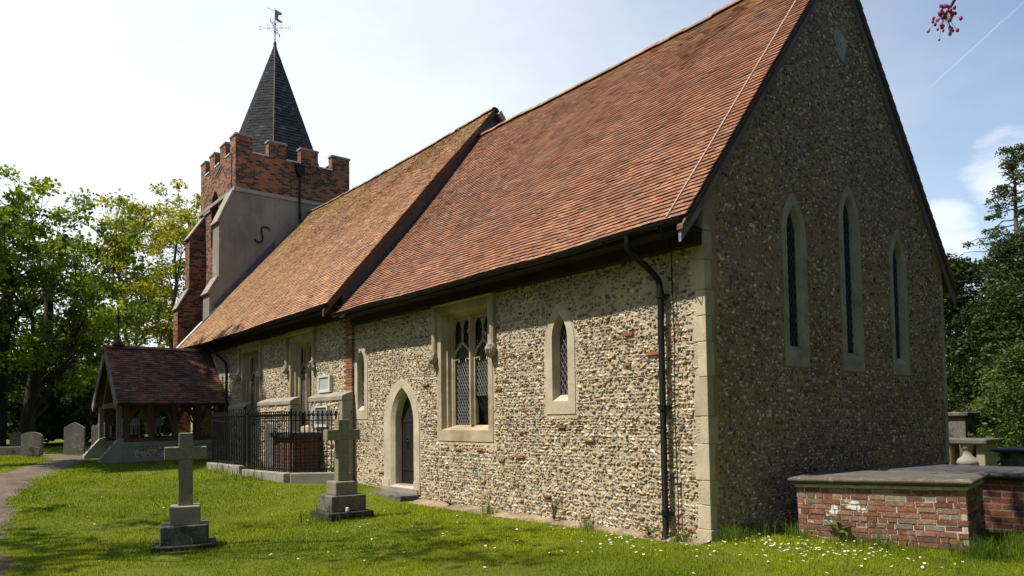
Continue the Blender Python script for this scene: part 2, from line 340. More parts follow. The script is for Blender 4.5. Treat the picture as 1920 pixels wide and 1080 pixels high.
def brick_face(mb, mm, P0, U, V, N, L, H, bw=.20, bh=.062, cols=None):
    """individually laid bricks on a lime backing"""
    P0, U, V, N = (np.asarray(a, float) for a in (P0, U, V, N))
    mm.frame_box(P0, U, V, N, 0, L, 0, H, -.06, -.006)
    r = 0; v = 0
    while v < H-.03:
        u = 0 if r % 2 else -bw*.5*rng.uniform(.8, 1.1); v1 = min(v+bh, H)
        while u < L-.02:
            w = bw*(1 if rng.random() < .65 else .5)*rng.uniform(.92, 1.05)
            a, b = max(u, 0)+.004, min(u+w, L)-.004
            if L-b < .06: b = L-.001
            if b-a > .03:
                c = np.array(cols[rng.integers(len(cols))])*rng.uniform(.85, 1.15); e = rng.normal(0, .003)
                q = rng.normal(0, .003, 4)
                vv = np.array([P0+U*x+V*y+N*z for z in (-.05, .004+e) for y in (v+.004+q[0], v1-.005+q[1]) for x in (a+q[2], b+q[3]*(b < L-.01))])
                mb.add(vv, [(0, 2, 3, 1), (4, 5, 7, 6), (0, 1, 5, 4), (2, 6, 7, 3), (0, 4, 6, 2), (1, 3, 7, 5)], c)
            u += w+.006
            if L-u < .06: break
        v += bh+.004; r += 1

def ring_stack(mb, rings, m3, col=(1, 1, 1), close_last=False):
    """rings: list of (outline points, depth) with equal point counts, joined into a moulded surround"""
    n = len(rings[0][0]); vs = [m3(u, z, d) for pts, d in rings for u, z in pts]; f = []
    for k in range(len(rings)-1):
        for i in range(n): f.append((k*n+i, k*n+(i+1) % n, (k+1)*n+(i+1) % n, (k+1)*n+i))
    mb.add(vs, f, col)
def clip_seg(p, q, poly):
    ts = [0., 1.]; p = np.array(p); q = np.array(q); d = q-p
    for i in range(len(poly)):
        a = np.array(poly[i]); b = np.array(poly[(i+1) % len(poly)]); e = b-a; den = d[0]*e[1]-d[1]*e[0]
        if abs(den) < 1e-9: continue
        t = ((a-p)[0]*e[1]-(a-p)[1]*e[0])/den; s = ((a-p)[0]*d[1]-(a-p)[1]*d[0])/den
        if 0 <= t <= 1 and 0 <= s <= 1: ts.append(t)
    ts.sort(); out = []
    for a, b in zip(ts[:-1], ts[1:]):
        if b-a > 1e-4 and inside((p+d*(a+b)/2)[None], poly)[0]: out.append((p+d*a, p+d*b))
    return out
def leading(mb, poly, m3, d, sx=.085, sz=.13, w=.007):
    P = np.array(poly); lo, hi = P.min(0), P.max(0); H = hi[1]-lo[1]; Wd = hi[0]-lo[0]; k = sx/sz
    for sg in (1, -1):
        n = int((Wd+H*k)/sx)+2
        for i in range(-1, n):
            if sg > 0: a = (lo[0]+i*sx-H*k, lo[1]); b = (lo[0]+i*sx, hi[1])
            else: a = (lo[0]+i*sx, lo[1]); b = (lo[0]+i*sx-H*k, hi[1])
            for p, q in clip_seg(a, b, poly):
                mb.add([m3(p[0]-w/2, p[1], d), m3(p[0]+w/2, p[1], d), m3(q[0]+w/2, q[1], d), m3(q[0]-w/2, q[1], d),
                        m3(p[0]-w/2, p[1], d+.006), m3(p[0]+w/2, p[1], d+.006), m3(q[0]+w/2, q[1], d+.006), m3(q[0]-w/2, q[1], d+.006)],
                       [(0, 1, 2, 3), (0, 4, 5, 1), (3, 2, 6, 7), (0, 3, 7, 4), (1, 5, 6, 2)])

def lancet(parent, m3, cx, ow, oz0, oza, iw, iz0, iza, depth=.2, mat=None):
    so, si = oza-ow*.95, iza-iw*1.05
    O = arch(cx, ow, oz0, so, oza); I = arch(cx, iw, iz0, si, iza); G = arch(cx, iw-.05, iz0+.10, si, iza-.03)
    mb = MB(); ring_stack(mb, [(O, .05), (O, -.012), (I, -.012), (G, depth), (G, depth+.05)], m3)
    w = mb.build('lancet_window', mat or m_stone, parent)
    g = MB(); gp = arch(cx, iw-.04, iz0+.09, si, iza-.02); g.tess(gp, [], lambda u, z: m3(u, z, depth+.015)); g.build('glass', m_glass, w)
    l = MB(); leading(l, arch(cx, iw-.055, iz0+.105, si, iza-.035), m3, depth+.006, .09, .14); l.build('leading', m_lead if mat else m_came, w)
    return O

def traceried(parent, m3, u0, u1, z0, z1, stops=2.85):
    def inset(l, b, t): return rect(u0+l, u1-l, z0+b, z1-t)
    mb = MB()
    ring_stack(mb, [(inset(0, 0, 0), .06), (inset(0, 0, 0), -.014), (inset(.13, .20, .13), -.014), (inset(.165, .235, .155), .09), (inset(.195, .24, .18), .10), (inset(.215, .26, .20), .17), (inset(.255, .27, .235), .18), (inset(.27, .29, .25), .22), (inset(.27, .29, .25), .31)], m3)
    win = mb.build('traceried_window', m_stone_w, parent)
    a, b, c, d = u0+.27, u1-.27, z0+.29, z1-.25; um = (a+b)/2; mw = .048
    t = MB(); q = lambda u, z, dd=.205: m3(u, z, dd)
    ring_stack(t, [(rect(um-mw, um+mw, c, d), .29), (rect(um-mw, um+mw, c, d), .19), (rect(um-.022, um+.022, c, d), .13)], m3)
    t.add([m3(um+s*.022, z, .13) for s, z in ((-1, c), (1, c), (1, d), (-1, d))], [(0, 1, 2, 3)])
    sp = c+(d-c)*.60; ap = c+(d-c)*.78
    for l0, l1 in ((a, um-mw), (um+mw, b)):
        lm = (l0+l1)/2; hw = (l1-l0)/2
        for s in (-1, 1):
            pts = []                                        # ogee: bulge out then sweep up to the point
            for k in np.linspace(0, 1, 11):
                x = hw*(1-k**1.3*.55) if k < .5 else hw*(1-.5**1.3*.55)*(1-((k-.5)/.5))**1.15
                pts.append(q(lm+s*x*.97, sp+(ap-sp)*(k**.9)))
            t.tube(pts, .022, 4)
            t.tube([q(lm+s*hw*.80, sp+.03), q(lm+s*hw*.42, sp+.055), q(lm+s*hw*.38, sp-.02)], .018, 4)   # cusp
            # small arch heads of the upper panels
            cxp = lm+s*hw*.5
            t.tube([q(cxp-hw*.46, d-.16), q(cxp-hw*.34, d-.07), q(cxp, d-.02), q(cxp+hw*.34, d-.07), q(cxp+hw*.46, d-.16)], .02, 4)
        t.tube([q(lm, ap-.02), q(lm, d)], .020, 4)
        t.tube([q(l0+.012, c), q(l0+.012, d)], .016, 4); t.tube([q(l1-.012, c), q(l1-.012, d)], .016, 4)
    t.tube([q(a, d-.012), q(b, d-.012)], .03, 4)
    t.build('tracery', m_stone_w, win)
    g = MB(); g.add([m3(x, z, .245) for x, z in rect(a-.02, um, c-.02, d+.02)], [(0, 1, 2, 3)])
    g.add([m3(x, z, .245) for x, z in rect(um+.001, b+.02, c+.52, d+.02)], [(0, 1, 2, 3)])
    g.add([m3(um+.001, c-.02, .40), m3(b+.02, c-.02, .40), m3(b+.02, c+.515, .248), m3(um+.001, c+.515, .248)], [(0, 1, 2, 3)])
    g.build('glass', m_glass, win)
    l = MB(); leading(l, rect(a+.02, um-mw, c, ap), m3, .238, .075, .12); leading(l, rect(um+mw, b-.02, c+.53, ap), m3, .238, .075, .12)
    ring_stack(l, [(rect(um+mw, b-.02, c+.505, c+.535), .25), (rect(um+mw, b-.02, c+.505, c+.535), .22)], m3); l.build('leading', m_came, win)
    h = MB()
    def hb(x0, x1, zz0, zz1, dp):
        ring_stack(h, [(rect(x0, x1, zz0, zz1), .02), (rect(x0, x1, zz0, zz1), -dp), (rect(x0+.03, x1-.03, zz0+.03, zz1-.02), -dp-.025)], m3); 
        h.add([m3(x, z, -dp-.025) for x, z in rect(x0+.03, x1-.03, zz0+.03, zz1-.02)], [(0, 1, 2, 3)])
    hb(u0-.10, u1+.10, z1+.005, z1+.13, .07); hb(u0-.10, u0-.004, stops, z1+.001, .07); hb(u1+.004, u1+.10, stops, z1+.001, .07)
    h.build('hood_mould', m_stone_w, win)
    for uc in (u0-.05, u1+.05):                              # worn carved head stops
        k = ICO2+rng.normal(0, .13, ICO2.shape); k = k*[.095, .09, .13]; k[:, 2] -= .02*(k[:, 1] > .02)
        s = MB(); s.add([m3(uc+x, stops-.06+z, -.085+y) for x, y, z in k], ICF2); s.build('label_stop', m_stone_dk, win)
# ------------------------------------------------------------------ the church
church = thing('church', 'flint church with red tiled roofs, brick battlemented tower and dark spire', 'church', (0, 0, 0))
XJ, XT, XW = -9.64, -22.64, -27.2        # chancel/nave joint, tower east face, tower west face
NY = -.06                                # nave wall stands a little proud of the chancel
CE, CR, CO, CYR = 4.03, 9.155, -.45, 3.77   # chancel eave z, ridge z, eave y, ridge y
NE, NR, NO, NYR = 4.29, 10.22, -.5, 4.53
XV = -9.60                              # east verge of the nave roof
mS = lambda u, z, d: (u, d, z)
mN = lambda u, z, d: (u, NY+d, z)
mE = lambda u, z, d: (-d, u, z)
arrS = lambda u, z, o: np.stack([u, -o, z], -1)
arrN = lambda u, z, o: np.stack([u, NY-o, z], -1)
arrE = lambda u, z, o: np.stack([o, u, z], -1)

# windows and door in the south wall of the chancel
OS = []; OE = []; ON = []
OS.append(lancet(church, mS, -2.70, .66, 1.66, 3.38, .35, 1.86, 3.21, depth=.13))
OS.append(lancet(church, mS, -9.30, .62, 1.63, 3.37, .33, 1.83, 3.20, depth=.09))
traceried(church, mS, -6.15, -4.41, 1.20, 3.74); OS.append(rect(-6.15, -4.41, 1.20, 3.74))
DO = arch(-7.535, 1.43, .16, 1.50, 2.45); DI = arch(-7.50, .93, .22, 1.55, 2.27); DG = arch(-7.47, .80, .26, 1.55, 2.20)
mb = MB(); ring_stack(mb, [(DO, .05), (DO, -.014), (DI, -.014), (DG, .05), (arch(-7.47, .78, .26, 1.55, 2.19), .08), (arch(-7.47, .78, .26, 1.55, 2.19), .30)], mS)
mb.box(-8.31, -8.02, -.03, .03, .12, .36); mb.box(-7.03, -6.79, -.03, .03, .12, .36)
door_s = mb.build('doorway', m_stone, church); OS.append(DO)
mb = MB(); x = -7.90
for k in range(7):
    w = .135; dp = .20+rng.uniform(-.004, .004)
    mb.box(x+.004, x+w-.004, dp, dp+.05, .27, 2.25, rng.uniform(.7, 1.2)*np.ones(3)); x += w
mb.box(-7.9, -7.0, .185, .20, .55, .63); mb.box(-7.9, -7.0, .185, .20, 1.55, 1.63)
dr = mb.build('door', m_door, church)
mb = MB(); th = np.linspace(0, 2*math.pi, 15); mb.tube([(-7.62+.06*math.cos(a), .17, 1.12+.06*math.sin(a)) for a in th], .011, 6); mb.box(-7.64, -7.60, .17, .195, 1.16, 1.22); mb.build('handle', m_iron, dr)
mb = MB(); mb.box(-7.88, -7.06, .06, .40, .10, .275); mb.box(-8.28, -6.84, -.06, .06, .0, .215); mb.build('threshold', m_stone_dk, door_s)
mb = MB(); mb.box(-8.42, -6.84, -.44, -.06, -.15, .125); mb.build('door_step', m_base, door_s, bevel=.02)
# nave windows behind the railing
for a, b in ((-13.35, -11.72), (-17.15, -15.45)):
    traceried(church, mN, a, b, 1.25, 3.86, 3.05); ON.append(rect(a, b, 1.25, 3.86))
# three stepped lancets of the east gable
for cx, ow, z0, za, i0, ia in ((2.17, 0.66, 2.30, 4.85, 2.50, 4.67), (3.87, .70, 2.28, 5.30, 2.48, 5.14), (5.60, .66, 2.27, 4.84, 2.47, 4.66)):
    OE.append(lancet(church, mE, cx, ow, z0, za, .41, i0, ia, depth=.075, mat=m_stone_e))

def shrink(l, k=.06): return [grow(p, -k) for p in l]
# mortar walls with their stones
def stone_keep(walls, holes, k=.045):
    def f(P):
        ok = inside(P, walls)
        for h in holes: ok &= ~inside(P, grow(h, k))
        return ok
    return f
def jagged(seed, n=16, z0=0, z1=4):
    r = np.random.default_rng(seed); return r
mb = MB(); outl = rect(XJ, 0, -.3, 4.25); mb.tess(outl, shrink(OS), lambda u, z: (u, 0, z)); mb.add([(XJ, .55, -.3), (0, .55, -.3), (0, .55, 4.4), (XJ, .55, 4.4)], [(0, 1, 2, 3)])
QS = [rect(-.42, 0, -.1, 4.3)]
kS = stone_keep(rect(XJ+.05, -.19, -.05, 3.98), OS)
low = lambda P: kS(P) & (P[:, 1] < 3.02+.12*np.sin(P[:, 0]*2.1))
hi = lambda P: kS(P) & (P[:, 1] >= 3.02+.12*np.sin(P[:, 0]*2.1))
WL = PW_LIT
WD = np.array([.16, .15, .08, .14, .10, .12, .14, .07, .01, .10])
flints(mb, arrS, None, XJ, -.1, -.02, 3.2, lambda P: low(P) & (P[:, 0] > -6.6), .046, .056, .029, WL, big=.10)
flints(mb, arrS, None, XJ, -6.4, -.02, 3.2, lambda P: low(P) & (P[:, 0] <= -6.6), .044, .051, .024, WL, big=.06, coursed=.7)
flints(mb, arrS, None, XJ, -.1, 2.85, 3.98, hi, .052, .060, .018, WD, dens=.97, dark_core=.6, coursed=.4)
# a few old tiles and bricks bedded among the flints
for _ in range(26):
    P = np.array([[rng.uniform(-9, -.5), rng.uniform(.3, 2.95)]])
    if not kS(P)[0]: continue
    w = rng.uniform(.08, .24); h = rng.uniform(.022, .045); c = np.array([(.33, .11, .05), (.30, .135, .07), (.24, .09, .05)])[rng.integers(3)]
    mb.box(P[0, 0]-w/2, P[0, 0]+w/2, -rng.uniform(.03, .045), .02, P[0, 1]-h/2, P[0, 1]+h/2, c)
def set_flint(o, mort, n_m):
    # mortar faces first, then stones: two slots
    o.data.materials.clear(); o.data.materials.append(mort); o.data.materials.append(m_flint)
    idx = np.ones(len(o.data.polygons), np.int32); idx[:n_m] = 0; o.data.polygons.foreach_set('material_index', idx)
def count(mb): return sum(len(a) for a in mb.f)
def split_build(name, mort, mbm, mbf, parent):
    n = count(mbm); big = MB(); big.v = mbm.v+mbf.v; big.c = mbm.c+mbf.c; big.f = mbm.f+[a+mbm.n for a in mbf.f]; big.sm = mbm.sm+mbf.sm; big.n = mbm.n+mbf.n
    o = big.build(name, mort, parent); set_flint(o, mort, n); return o
mm = MB(); mm.v, mm.c, mm.f, mm.sm = mb.v[:2], mb.c[:2], mb.f[:2], mb.sm[:2]; mm.n = len(mb.v[0])+len(mb.v[1])
# (tess made one chunk, the inner face another)
ff = MB(); ff.v, ff.c, ff.sm = mb.v[2:], mb.c[2:], mb.sm[2:]; ff.f = [a-mm.n for a in mb.f[2:]]; ff.n = mb.n-mm.n
split_build('chancel_wall', m_mortar, mm, ff, church)

mm, ff = MB(), MB()
mm.tess(rect(XT, XJ, -.3, 4.32), shrink(ON), lambda u, z: (u, NY, z)); mm.add([(XJ, NY, -.3), (XJ, .5, -.3), (XJ, .5, 4.32), (XJ, NY, 4.32)], [(0, 1, 2, 3)])
kN = stone_keep(rect(XT, -10.08, .1, 4.2), ON)
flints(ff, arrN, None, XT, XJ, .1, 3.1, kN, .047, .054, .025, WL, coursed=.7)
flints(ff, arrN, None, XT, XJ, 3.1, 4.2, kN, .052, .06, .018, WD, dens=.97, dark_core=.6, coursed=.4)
split_build('nave_wall', m_mortar, mm, ff, church)

mm, ff = MB(), MB()
GH = CR-.12
sl = (CR-CE)/(CYR-CO)
gz_at = lambda y: CE+sl*(min(y, 2*CYR-y)-CO)-.16
outE = [(0, -.3), (2*CYR, -.3), (2*CYR, gz_at(2*CYR)), (CYR, gz_at(CYR)), (0, gz_at(0))]
mm.tess(outE, shrink(OE), lambda u, z: (0, u, z))
kE = stone_keep([(.17, -.05), (2*CYR-.15, -.05), (2*CYR-.15, gz_at(2*CYR)), (CYR, gz_at(CYR)-.05), (.30, gz_at(.17))], OE, .03)
WE = np.array([.14, .10, .22, .10, .10, .08, .16, .10, .04, .14])
patch = lambda P: ~((np.abs(P[:, 0]-3.80) < .17+.06*np.sin(P[:, 1]*9)) & (np.abs(P[:, 1]-7.58) < .26))
flints(ff, arrE, None, .1, 7.5, -.05, 3.2, kE, .047, .054, .023, WE, dens=.93, dark_core=.5, coursed=.85)
flints(ff, arrE, None, .1, 7.5, 3.2, 8.9, lambda P: kE(P) & patch(P), .047, .054, .021, WE, dens=.92, dark_core=.5, coursed=.3)
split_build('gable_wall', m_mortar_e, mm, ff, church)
mb = MB(); mb.add([(.006, 3.80+.19*math.cos(a)*(1+.25*math.sin(3*a)), 7.58+.27*math.sin(a)*(1+.2*math.cos(2*a+1))) for a in np.linspace(0, 6.28, 15)[:-1]]+[(.02, 3.8, 7.58)], [(i, (i+1) % 14, 14) for i in range(14)]); mb.build('mortar_patch', m_lime, church)
# north sides and west gable so that the building is whole
mb = MB(); mb.box(XJ, -.03, 2*CYR-.5, 2*CYR-.004, -.3, 4.3); mb.box(XT, XV-.2, 2*NYR+.06-.5, 2*NYR+.06, -.3, 4.6)
mb.prism([(XV-.2, 0, 4.2), (XV-.2, 2*NYR, 4.2), (XV-.2, NYR, NR-.12)], (-.3, 0, 0))
mb.prism([(XT, .0, 4.2), (XT, 2*NYR, 4.2), (XT, NYR, NR-.12)], (.3, 0, 0)); mb.box(XT, XT+.3, NY+.01, 2*NYR, -.3, 4.2)
mb.build('north_wall', m_mortar, church)
# ashlar quoins
def quoin(name, corner, sx, h1, mat, seed, sides=(1, 1), off=.006):
    r = np.random.default_rng(seed); q = MB(); z = -.12; k = 0
    while z < h1:
        h = min(r.uniform(.28, .52), h1-z); a, b = (.20, .13) if k % 2 else (.13, .18)
        a *= r.uniform(.85, 1.12); b *= r.uniform(.85, 1.1)
        if z < .1: a, b, e = .20, .20, .015
        else: e = r.uniform(0, .006)
        cx, cy = corner; c = np.array([1, .97, .92])*r.uniform(.86, 1.08)
        x0, x1 = (cx-a, cx+off+e); y0, y1 = (cy-off-e, cy+b) if sx > 0 else (cy-b, cy+off+e)
        q.box(x0, x1, y0, y1, z+.004, z+h-.004, c); z += h; k += 1
    return q.build(name, mat, church, bevel=.008)
m_quoin = M('quoin_stone', attr=True, col=(.45, .395, .30), var=.2, vs=2.5, fine=.14, fs=60, bump=.35, bs=60, bd=.006, layers=[((.36, .33, .27), 3.0, .55, .75, .5), ((.5, .32, .16), 2.0, .62, .75, .5)])
quoin('quoin', (0, 0), 1, 4.05, m_quoin, 3)
quoin('quoin', (0, 2*CYR), -1, 4.05, m_quoin, 5)
# brick quoin where nave meets chancel
mb = MB(); z = .1; k = 0
while z < 3.98:
    w = .40 if k % 2 else .30
    c = np.array([(.26, .10, .05), (.30, .125, .065), (.20, .085, .05), (.26, .14, .085)])[rng.integers(4)]*rng.uniform(.8, 1.15)
    mb.box(XJ-w, XJ+.012, NY-.012, .1, z, z+.052, c); z += .064; k += 1
mb.build('brick_quoin', m_brickattr, church)

# roofs ---------------------------------------------------------------
def warpN(v):                                          # the nave roof is not quite square with the chancel: its east end has crept south
    v = np.array(v, float); t = np.clip((v[:, 0]-XT)/(XV-XT), -.1, 1.1); s = np.clip((v[:, 2]-NE)/(NR-NE), -.1, 1.05)
    v[:, 1] -= t*(.18+.17*s); v[:, 2] -= t*(.08+.17*s); return v
def rcol(base, seed, lich):
    base = np.array(base)
    def f(u, v, n):
        lf = lowfreq(u, v, 1.1, seed); k = rng.random(n)
        c = base[rng.choice(len(base)-1, n)]
        c = np.where((k < .03+.14*np.clip(lf-.3, 0, 1))[:, None], base[-1], c)*rng.uniform(.86, 1.15, (n, 1))
        a = lich(u, v)*np.clip(.55+lowfreq(u, v, 2.2, seed+1)*.5+rng.normal(0, .25, n), 0, 1)
        return c*(1-a[:, None])+np.array([.31, .20, .075])*a[:, None]*rng.uniform(.7, 1.2, (n, 1))
    return f
TC = [(.275, .118, .064), (.30, .14, .079), (.245, .105, .06), (.23, .112, .069), (.285, .15, .092), (.15, .098, .077)]
TN = [(.33, .165, .085), (.36, .19, .105), (.29, .145, .08), (.27, .15, .09), (.37, .205, .12), (.18, .12, .09)]
def slope(y0, z0, y1, z1):
    d = np.array([0, y1-y0, z1-z0]); L = np.linalg.norm(d); d /= L; n = np.cross([1, 0, 0], d); 
    if n[2] < 0: n = -n
    return d, n, L
def roof(name, xa, xb, ye, ze, yr, zr, seed, lich, sag, pal, warp=lambda v: v):
    mb = MB(); d, n, L = slope(ye, ze, yr, zr); LL = xb-xa
    tiles(mb, (xa, ye, ze), (1, 0, 0), d, n, LL, L, rcol(pal, seed, lich), sag=sag, lift=.022 if xa < -12 else .030)
    xs, vs_ = np.meshgrid(np.linspace(0, LL, 30), np.linspace(0, L, 12), indexing='ij'); P = np.array([xa, ye, ze])   # deck under the tiles, following the sag
    top = P+xs[..., None]*np.array([1., 0, 0])+vs_[..., None]*d+n*-.006+sag(xs.ravel(), vs_.ravel()).reshape(xs.shape)[..., None]*np.array([0, 0, 1.])
    gi = lambda i, j: i*12+j
    q = [(gi(i, j), gi(i+1, j), gi(i+1, j+1), gi(i, j+1)) for i in range(29) for j in range(11)]; m = 360
    rim = [(gi(i, 0), gi(i+1, 0)) for i in range(29)]+[(gi(29, j), gi(29, j+1)) for j in range(11)]+[(gi(i+1, 11), gi(i, 11)) for i in range(29)]+[(gi(0, j+1), gi(0, j)) for j in range(11)]
    mb.add(np.vstack([top.reshape(-1, 3), (top-n*.07).reshape(-1, 3)]), q+[tuple(k+m for k in f[::-1]) for f in q]+[(b_, a_, a_+m, b_+m) for a_, b_ in rim], (.09, .06, .05))
    yn = 2*yr-ye                                                # far slope
    d2, n2, L2 = slope(yn, ze, yr, zr)
    tiles(mb, (xa, yn, ze), (1, 0, 0), d2, n2, LL, L2, rcol(pal, seed+5, lich), tw=.33, g=.2, sag=sag)
    mb.frame_box((xa, yn, ze), (1, 0, 0), d2, n2, 0, LL, 0, L2, -.08, -.004, (.09, .06, .05))
    mb.v = [warp(q) for q in mb.v]; o = mb.build(name, m_tile, church)
    r = MB(); x = 0                                             # ridge tiles
    while x < LL-.05:
        w = min(.33, LL-x); s0 = float(sag(np.array([x]), np.array([L]))[0]); th = np.linspace(-1.2, 1.2, 7); e = rng.normal(0, .006)
        c = np.array([(.30, .14, .08), (.26, .16, .09), (.34, .20, .09), (.24, .17, .10)])[rng.integers(4)]*rng.uniform(.8, 1.1)
        v = [(xa+xx, yr+rr*math.sin(t), zr+s0-.10+e+rr*math.cos(t)*1.1) for xx in (x, x+w-.008) for rr in (.15, .13) for t in th]
        f = []
        for i in range(6): f += [(i, i+1, 14+i+1, 14+i), (7+i, 21+i, 21+i+1, 7+i+1), (i, 7+i, 7+i+1, i+1), (14+i, 14+i+1, 21+i+1, 21+i)]
        r.add(v, f, c); x += w
    r.v = [warp(q) for q in r.v]; r.build('ridge_tiles', m_tile, o)
    return o, d, n, L
cs = lambda u, v: -.03*np.sin(np.clip(u/9.8, 0, 1)*math.pi)*(1+.5*v/7)+.012*lowfreq(u, v, .8, 3)-.16*np.sin(np.clip(v/6.65, 0, 1)*math.pi)*np.clip(1-u/9.6, 0, 1)
ns = lambda u, v: -.05*np.sin(np.clip(u/12.6, 0, 1)*math.pi)*(1+.3*v/7)+.018*lowfreq(u, v, .7, 4)+.04*np.sin(np.clip(v/7.8, 0, 1)*math.pi)
c_roof, cd, cn, cL = roof('chancel_roof', XV-.30, .09, CO, CE, CYR, CR, 11, lambda u, v: np.clip((v-5.3)/1.6, 0, .75)*np.clip((u-2)/5, .35, 1), cs, TC)
n_roof, nd, nn_, nL = roof('nave_roof', XT-.02, XV, NO, NE, NYR, NR, 21, lambda u, v: np.clip(1.0-u/9., .12, .85)+np.clip((v-5.6)/1.8, 0, .55), ns, TN, warpN)
# verge: lead apron between the two roofs, and oak bargeboards
mb = MB(); g0 = XV-.12
for y0, z0 in ((0, 0),):
    lo = lambda y: CE+sl*(y-CO)-.25; nsl = (NR-NE)/(NYR-NO); hiN = lambda y: NE+nsl*(min(y, 2*NYR-y)-NO)-.05+.035*math.sin(math.pi*np.clip((min(y, 2*NYR-y)-NO)/5, 0, 1))
    ys = list(np.linspace(NO+.42, CYR, 9)); ysn = list(np.linspace(CYR, 2*CYR+.3, 9))
    for ya, yb in zip(ys[:-1], ys[1:]): mb.prism([(g0, ya, lo(ya)), (g0, yb-.006, lo(yb)), (g0, yb-.006, hiN(yb)), (g0, ya, hiN(ya))], (-.05, 0, 0))
    lo2 = lambda y: lo(2*CYR-y)
    for ya, yb in zip(ysn[:-1], ysn[1:]):
        q = [(g0, ya, lo2(ya)), (g0, yb-.006, lo2(yb)), (g0, yb-.006, hiN(yb)), (g0, ya, hiN(ya))]
        if ya < NYR < yb: q.insert(3, (g0, NYR, hiN(NYR)))
        mb.prism(q, (-.05, 0, 0))
mb.v = [warpN(q) for q in mb.v]; mb.build('lead_apron', m_lead, n_roof)
def barge(name, x0, x1, ye, ze, yr, zr, dep, mat, par, curve=.0, bulge=0.):
    q = MB()
    for sgn in (1, -1):
        pts = []
        for t in np.linspace(-.02, 1, 14):
            y = ye+(yr-ye)*t; z = ze+(zr-ze)*t-.012+bulge*math.sin(math.pi*np.clip(t, 0, 1)); k = curve*max(0, 1-t*7)**2-dep*.45*(t < .03)*(curve > 0)
            pts.append((y if sgn > 0 else 2*yr-y, z, dep+k))
        for (ya, za, da), (yb, zb, db) in zip(pts[:-1], pts[1:]): q.prism([(x0, ya, za), (x0, yb, zb), (x0, yb, zb-db), (x0, ya, za-da)], (x1-x0, 0, 0), (.13, .075, .055))
    if par is n_roof: q.v = [warpN(a) for a in q.v]
    return q.build(name, mat, par)
barge('bargeboard', .012, .052, CO+.02, CE+.0, CYR, CR, .22, m_barge, c_roof, .05)
barge('verge_undercloak', .004, .094, CO, CE+.01, CYR, CR+.01, .05, m_tile_dk, c_roof)
barge('nave_bargeboard', XV-.10, XV-.03, NO+.02, NE, NYR, NR, .15, m_oak, n_roof, 0, .035)
# gutters, soffits, wall plates
def gutter(par, xa, xb, y, z, sag, L0):
    q = MB(); xs = np.linspace(xa, xb, 24); th = np.linspace(math.pi, 2*math.pi, 7); v = []
    for x in xs:
        s = float(sag(np.array([x-L0]), np.array([0.]))[0])
        for rr in (.062, .054):
            for t in th: v.append((x, y+rr*math.cos(t), z+s+rr*math.sin(t)))
    f = []; m = 14
    for i in range(len(xs)-1):
        for j in range(6): f += [(i*m+j, i*m+j+1, (i+1)*m+j+1, (i+1)*m+j), (i*m+7+j, (i+1)*m+7+j, (i+1)*m+7+j+1, i*m+7+j+1)]
        f += [(i*m, (i+1)*m, (i+1)*m+7, i*m+7), (i*m+6, i*m+13, (i+1)*m+13, (i+1)*m+6)]
    q.add(v, f)
    for x in (xs[0], xs[-1]): q.add([(x, y+.062*math.cos(t), z+.062*math.sin(t)) for t in th], [tuple(range(7))])
    for x in np.arange(xa+.4, xb, .95):
        s = float(sag(np.array([x-L0]), np.array([0.]))[0]); q.box(x-.012, x+.012, y-.068, y+.2, z+s-.078, z+s-.066)
    if par is n_roof: q.v = [warpN(a) for a in q.v]
    return q.build('gutter', m_iron, par)
gutter(c_roof, XV+.35, .05, CO-.035, CE-.01, cs, XV-.30); gutter(n_roof, XT, XV+.02, NO-.035, NE-.01, ns, XT)
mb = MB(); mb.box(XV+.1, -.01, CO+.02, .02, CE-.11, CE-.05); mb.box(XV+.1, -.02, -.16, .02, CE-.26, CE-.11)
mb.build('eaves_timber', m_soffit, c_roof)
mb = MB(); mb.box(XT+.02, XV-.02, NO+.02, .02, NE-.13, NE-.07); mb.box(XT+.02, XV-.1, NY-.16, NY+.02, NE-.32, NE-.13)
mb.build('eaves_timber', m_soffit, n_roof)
# downpipes
def downpipe(pts, r=.043, brk=()):
    q = MB(); q.tube(pts, r, 10)
    for z in brk:
        p = pts[-2]; q.tube([(p[0], p[1], z-.035), (p[0], p[1], z+.035)], r*1.28, 10); q.box(p[0]-.07, p[0]+.07, p[1], p[1]+.12, z-.012, z+.012)
    return q.build('downpipe', m_iron, church)
downpipe([(-.84, CO-.035, CE-.03), (-.84, CO-.035, CE-.22), (-.80, CO+.06, CE-.32), (-.68, -.20, CE-.52), (-.64, -.12, CE-.62), (-.62, -.11, CE-.75), (-.62, -.11, .12), (-.60, -.17, .0)], brk=(.35, 1.72, 3.2))
downpipe([(-19.0, NO-.03, NE-.05), (-18.95, NO+.05, NE-.3), (-18.3, -.2, NE-.75), (-18.22, -.17, NE-.95), (-18.22, -.17, .5), (-18.2, -.2, .46)], brk=(1.2, 2.4))
# lightning conductor
q = MB(); x0 = -.20; pts = [(x0, CO+cd[1]*s+cn[1]*.05, CE+cd[2]*s+cn[2]*.05+float(cs(np.array([9.5]), np.array([s]))[0])) for s in np.linspace(cL, .02, 26)]
w_ = MB(); w_.tube([(x0, CO-.10, CE-.02), (x0-.02, CO-.11, CE-.10), (x0-.18, -.25, CE-.2), (x0-.26, -.06, CE-.32)]+[(x0-.26+.01*math.sin(z*3), -.055, z) for z in np.linspace(CE-.5, .0, 9)], .008, 5); w_.build('earth_cable', m_iron, church)
q.tube(pts, .012, 5); q.build('lightning_conductor', m_cable, church)

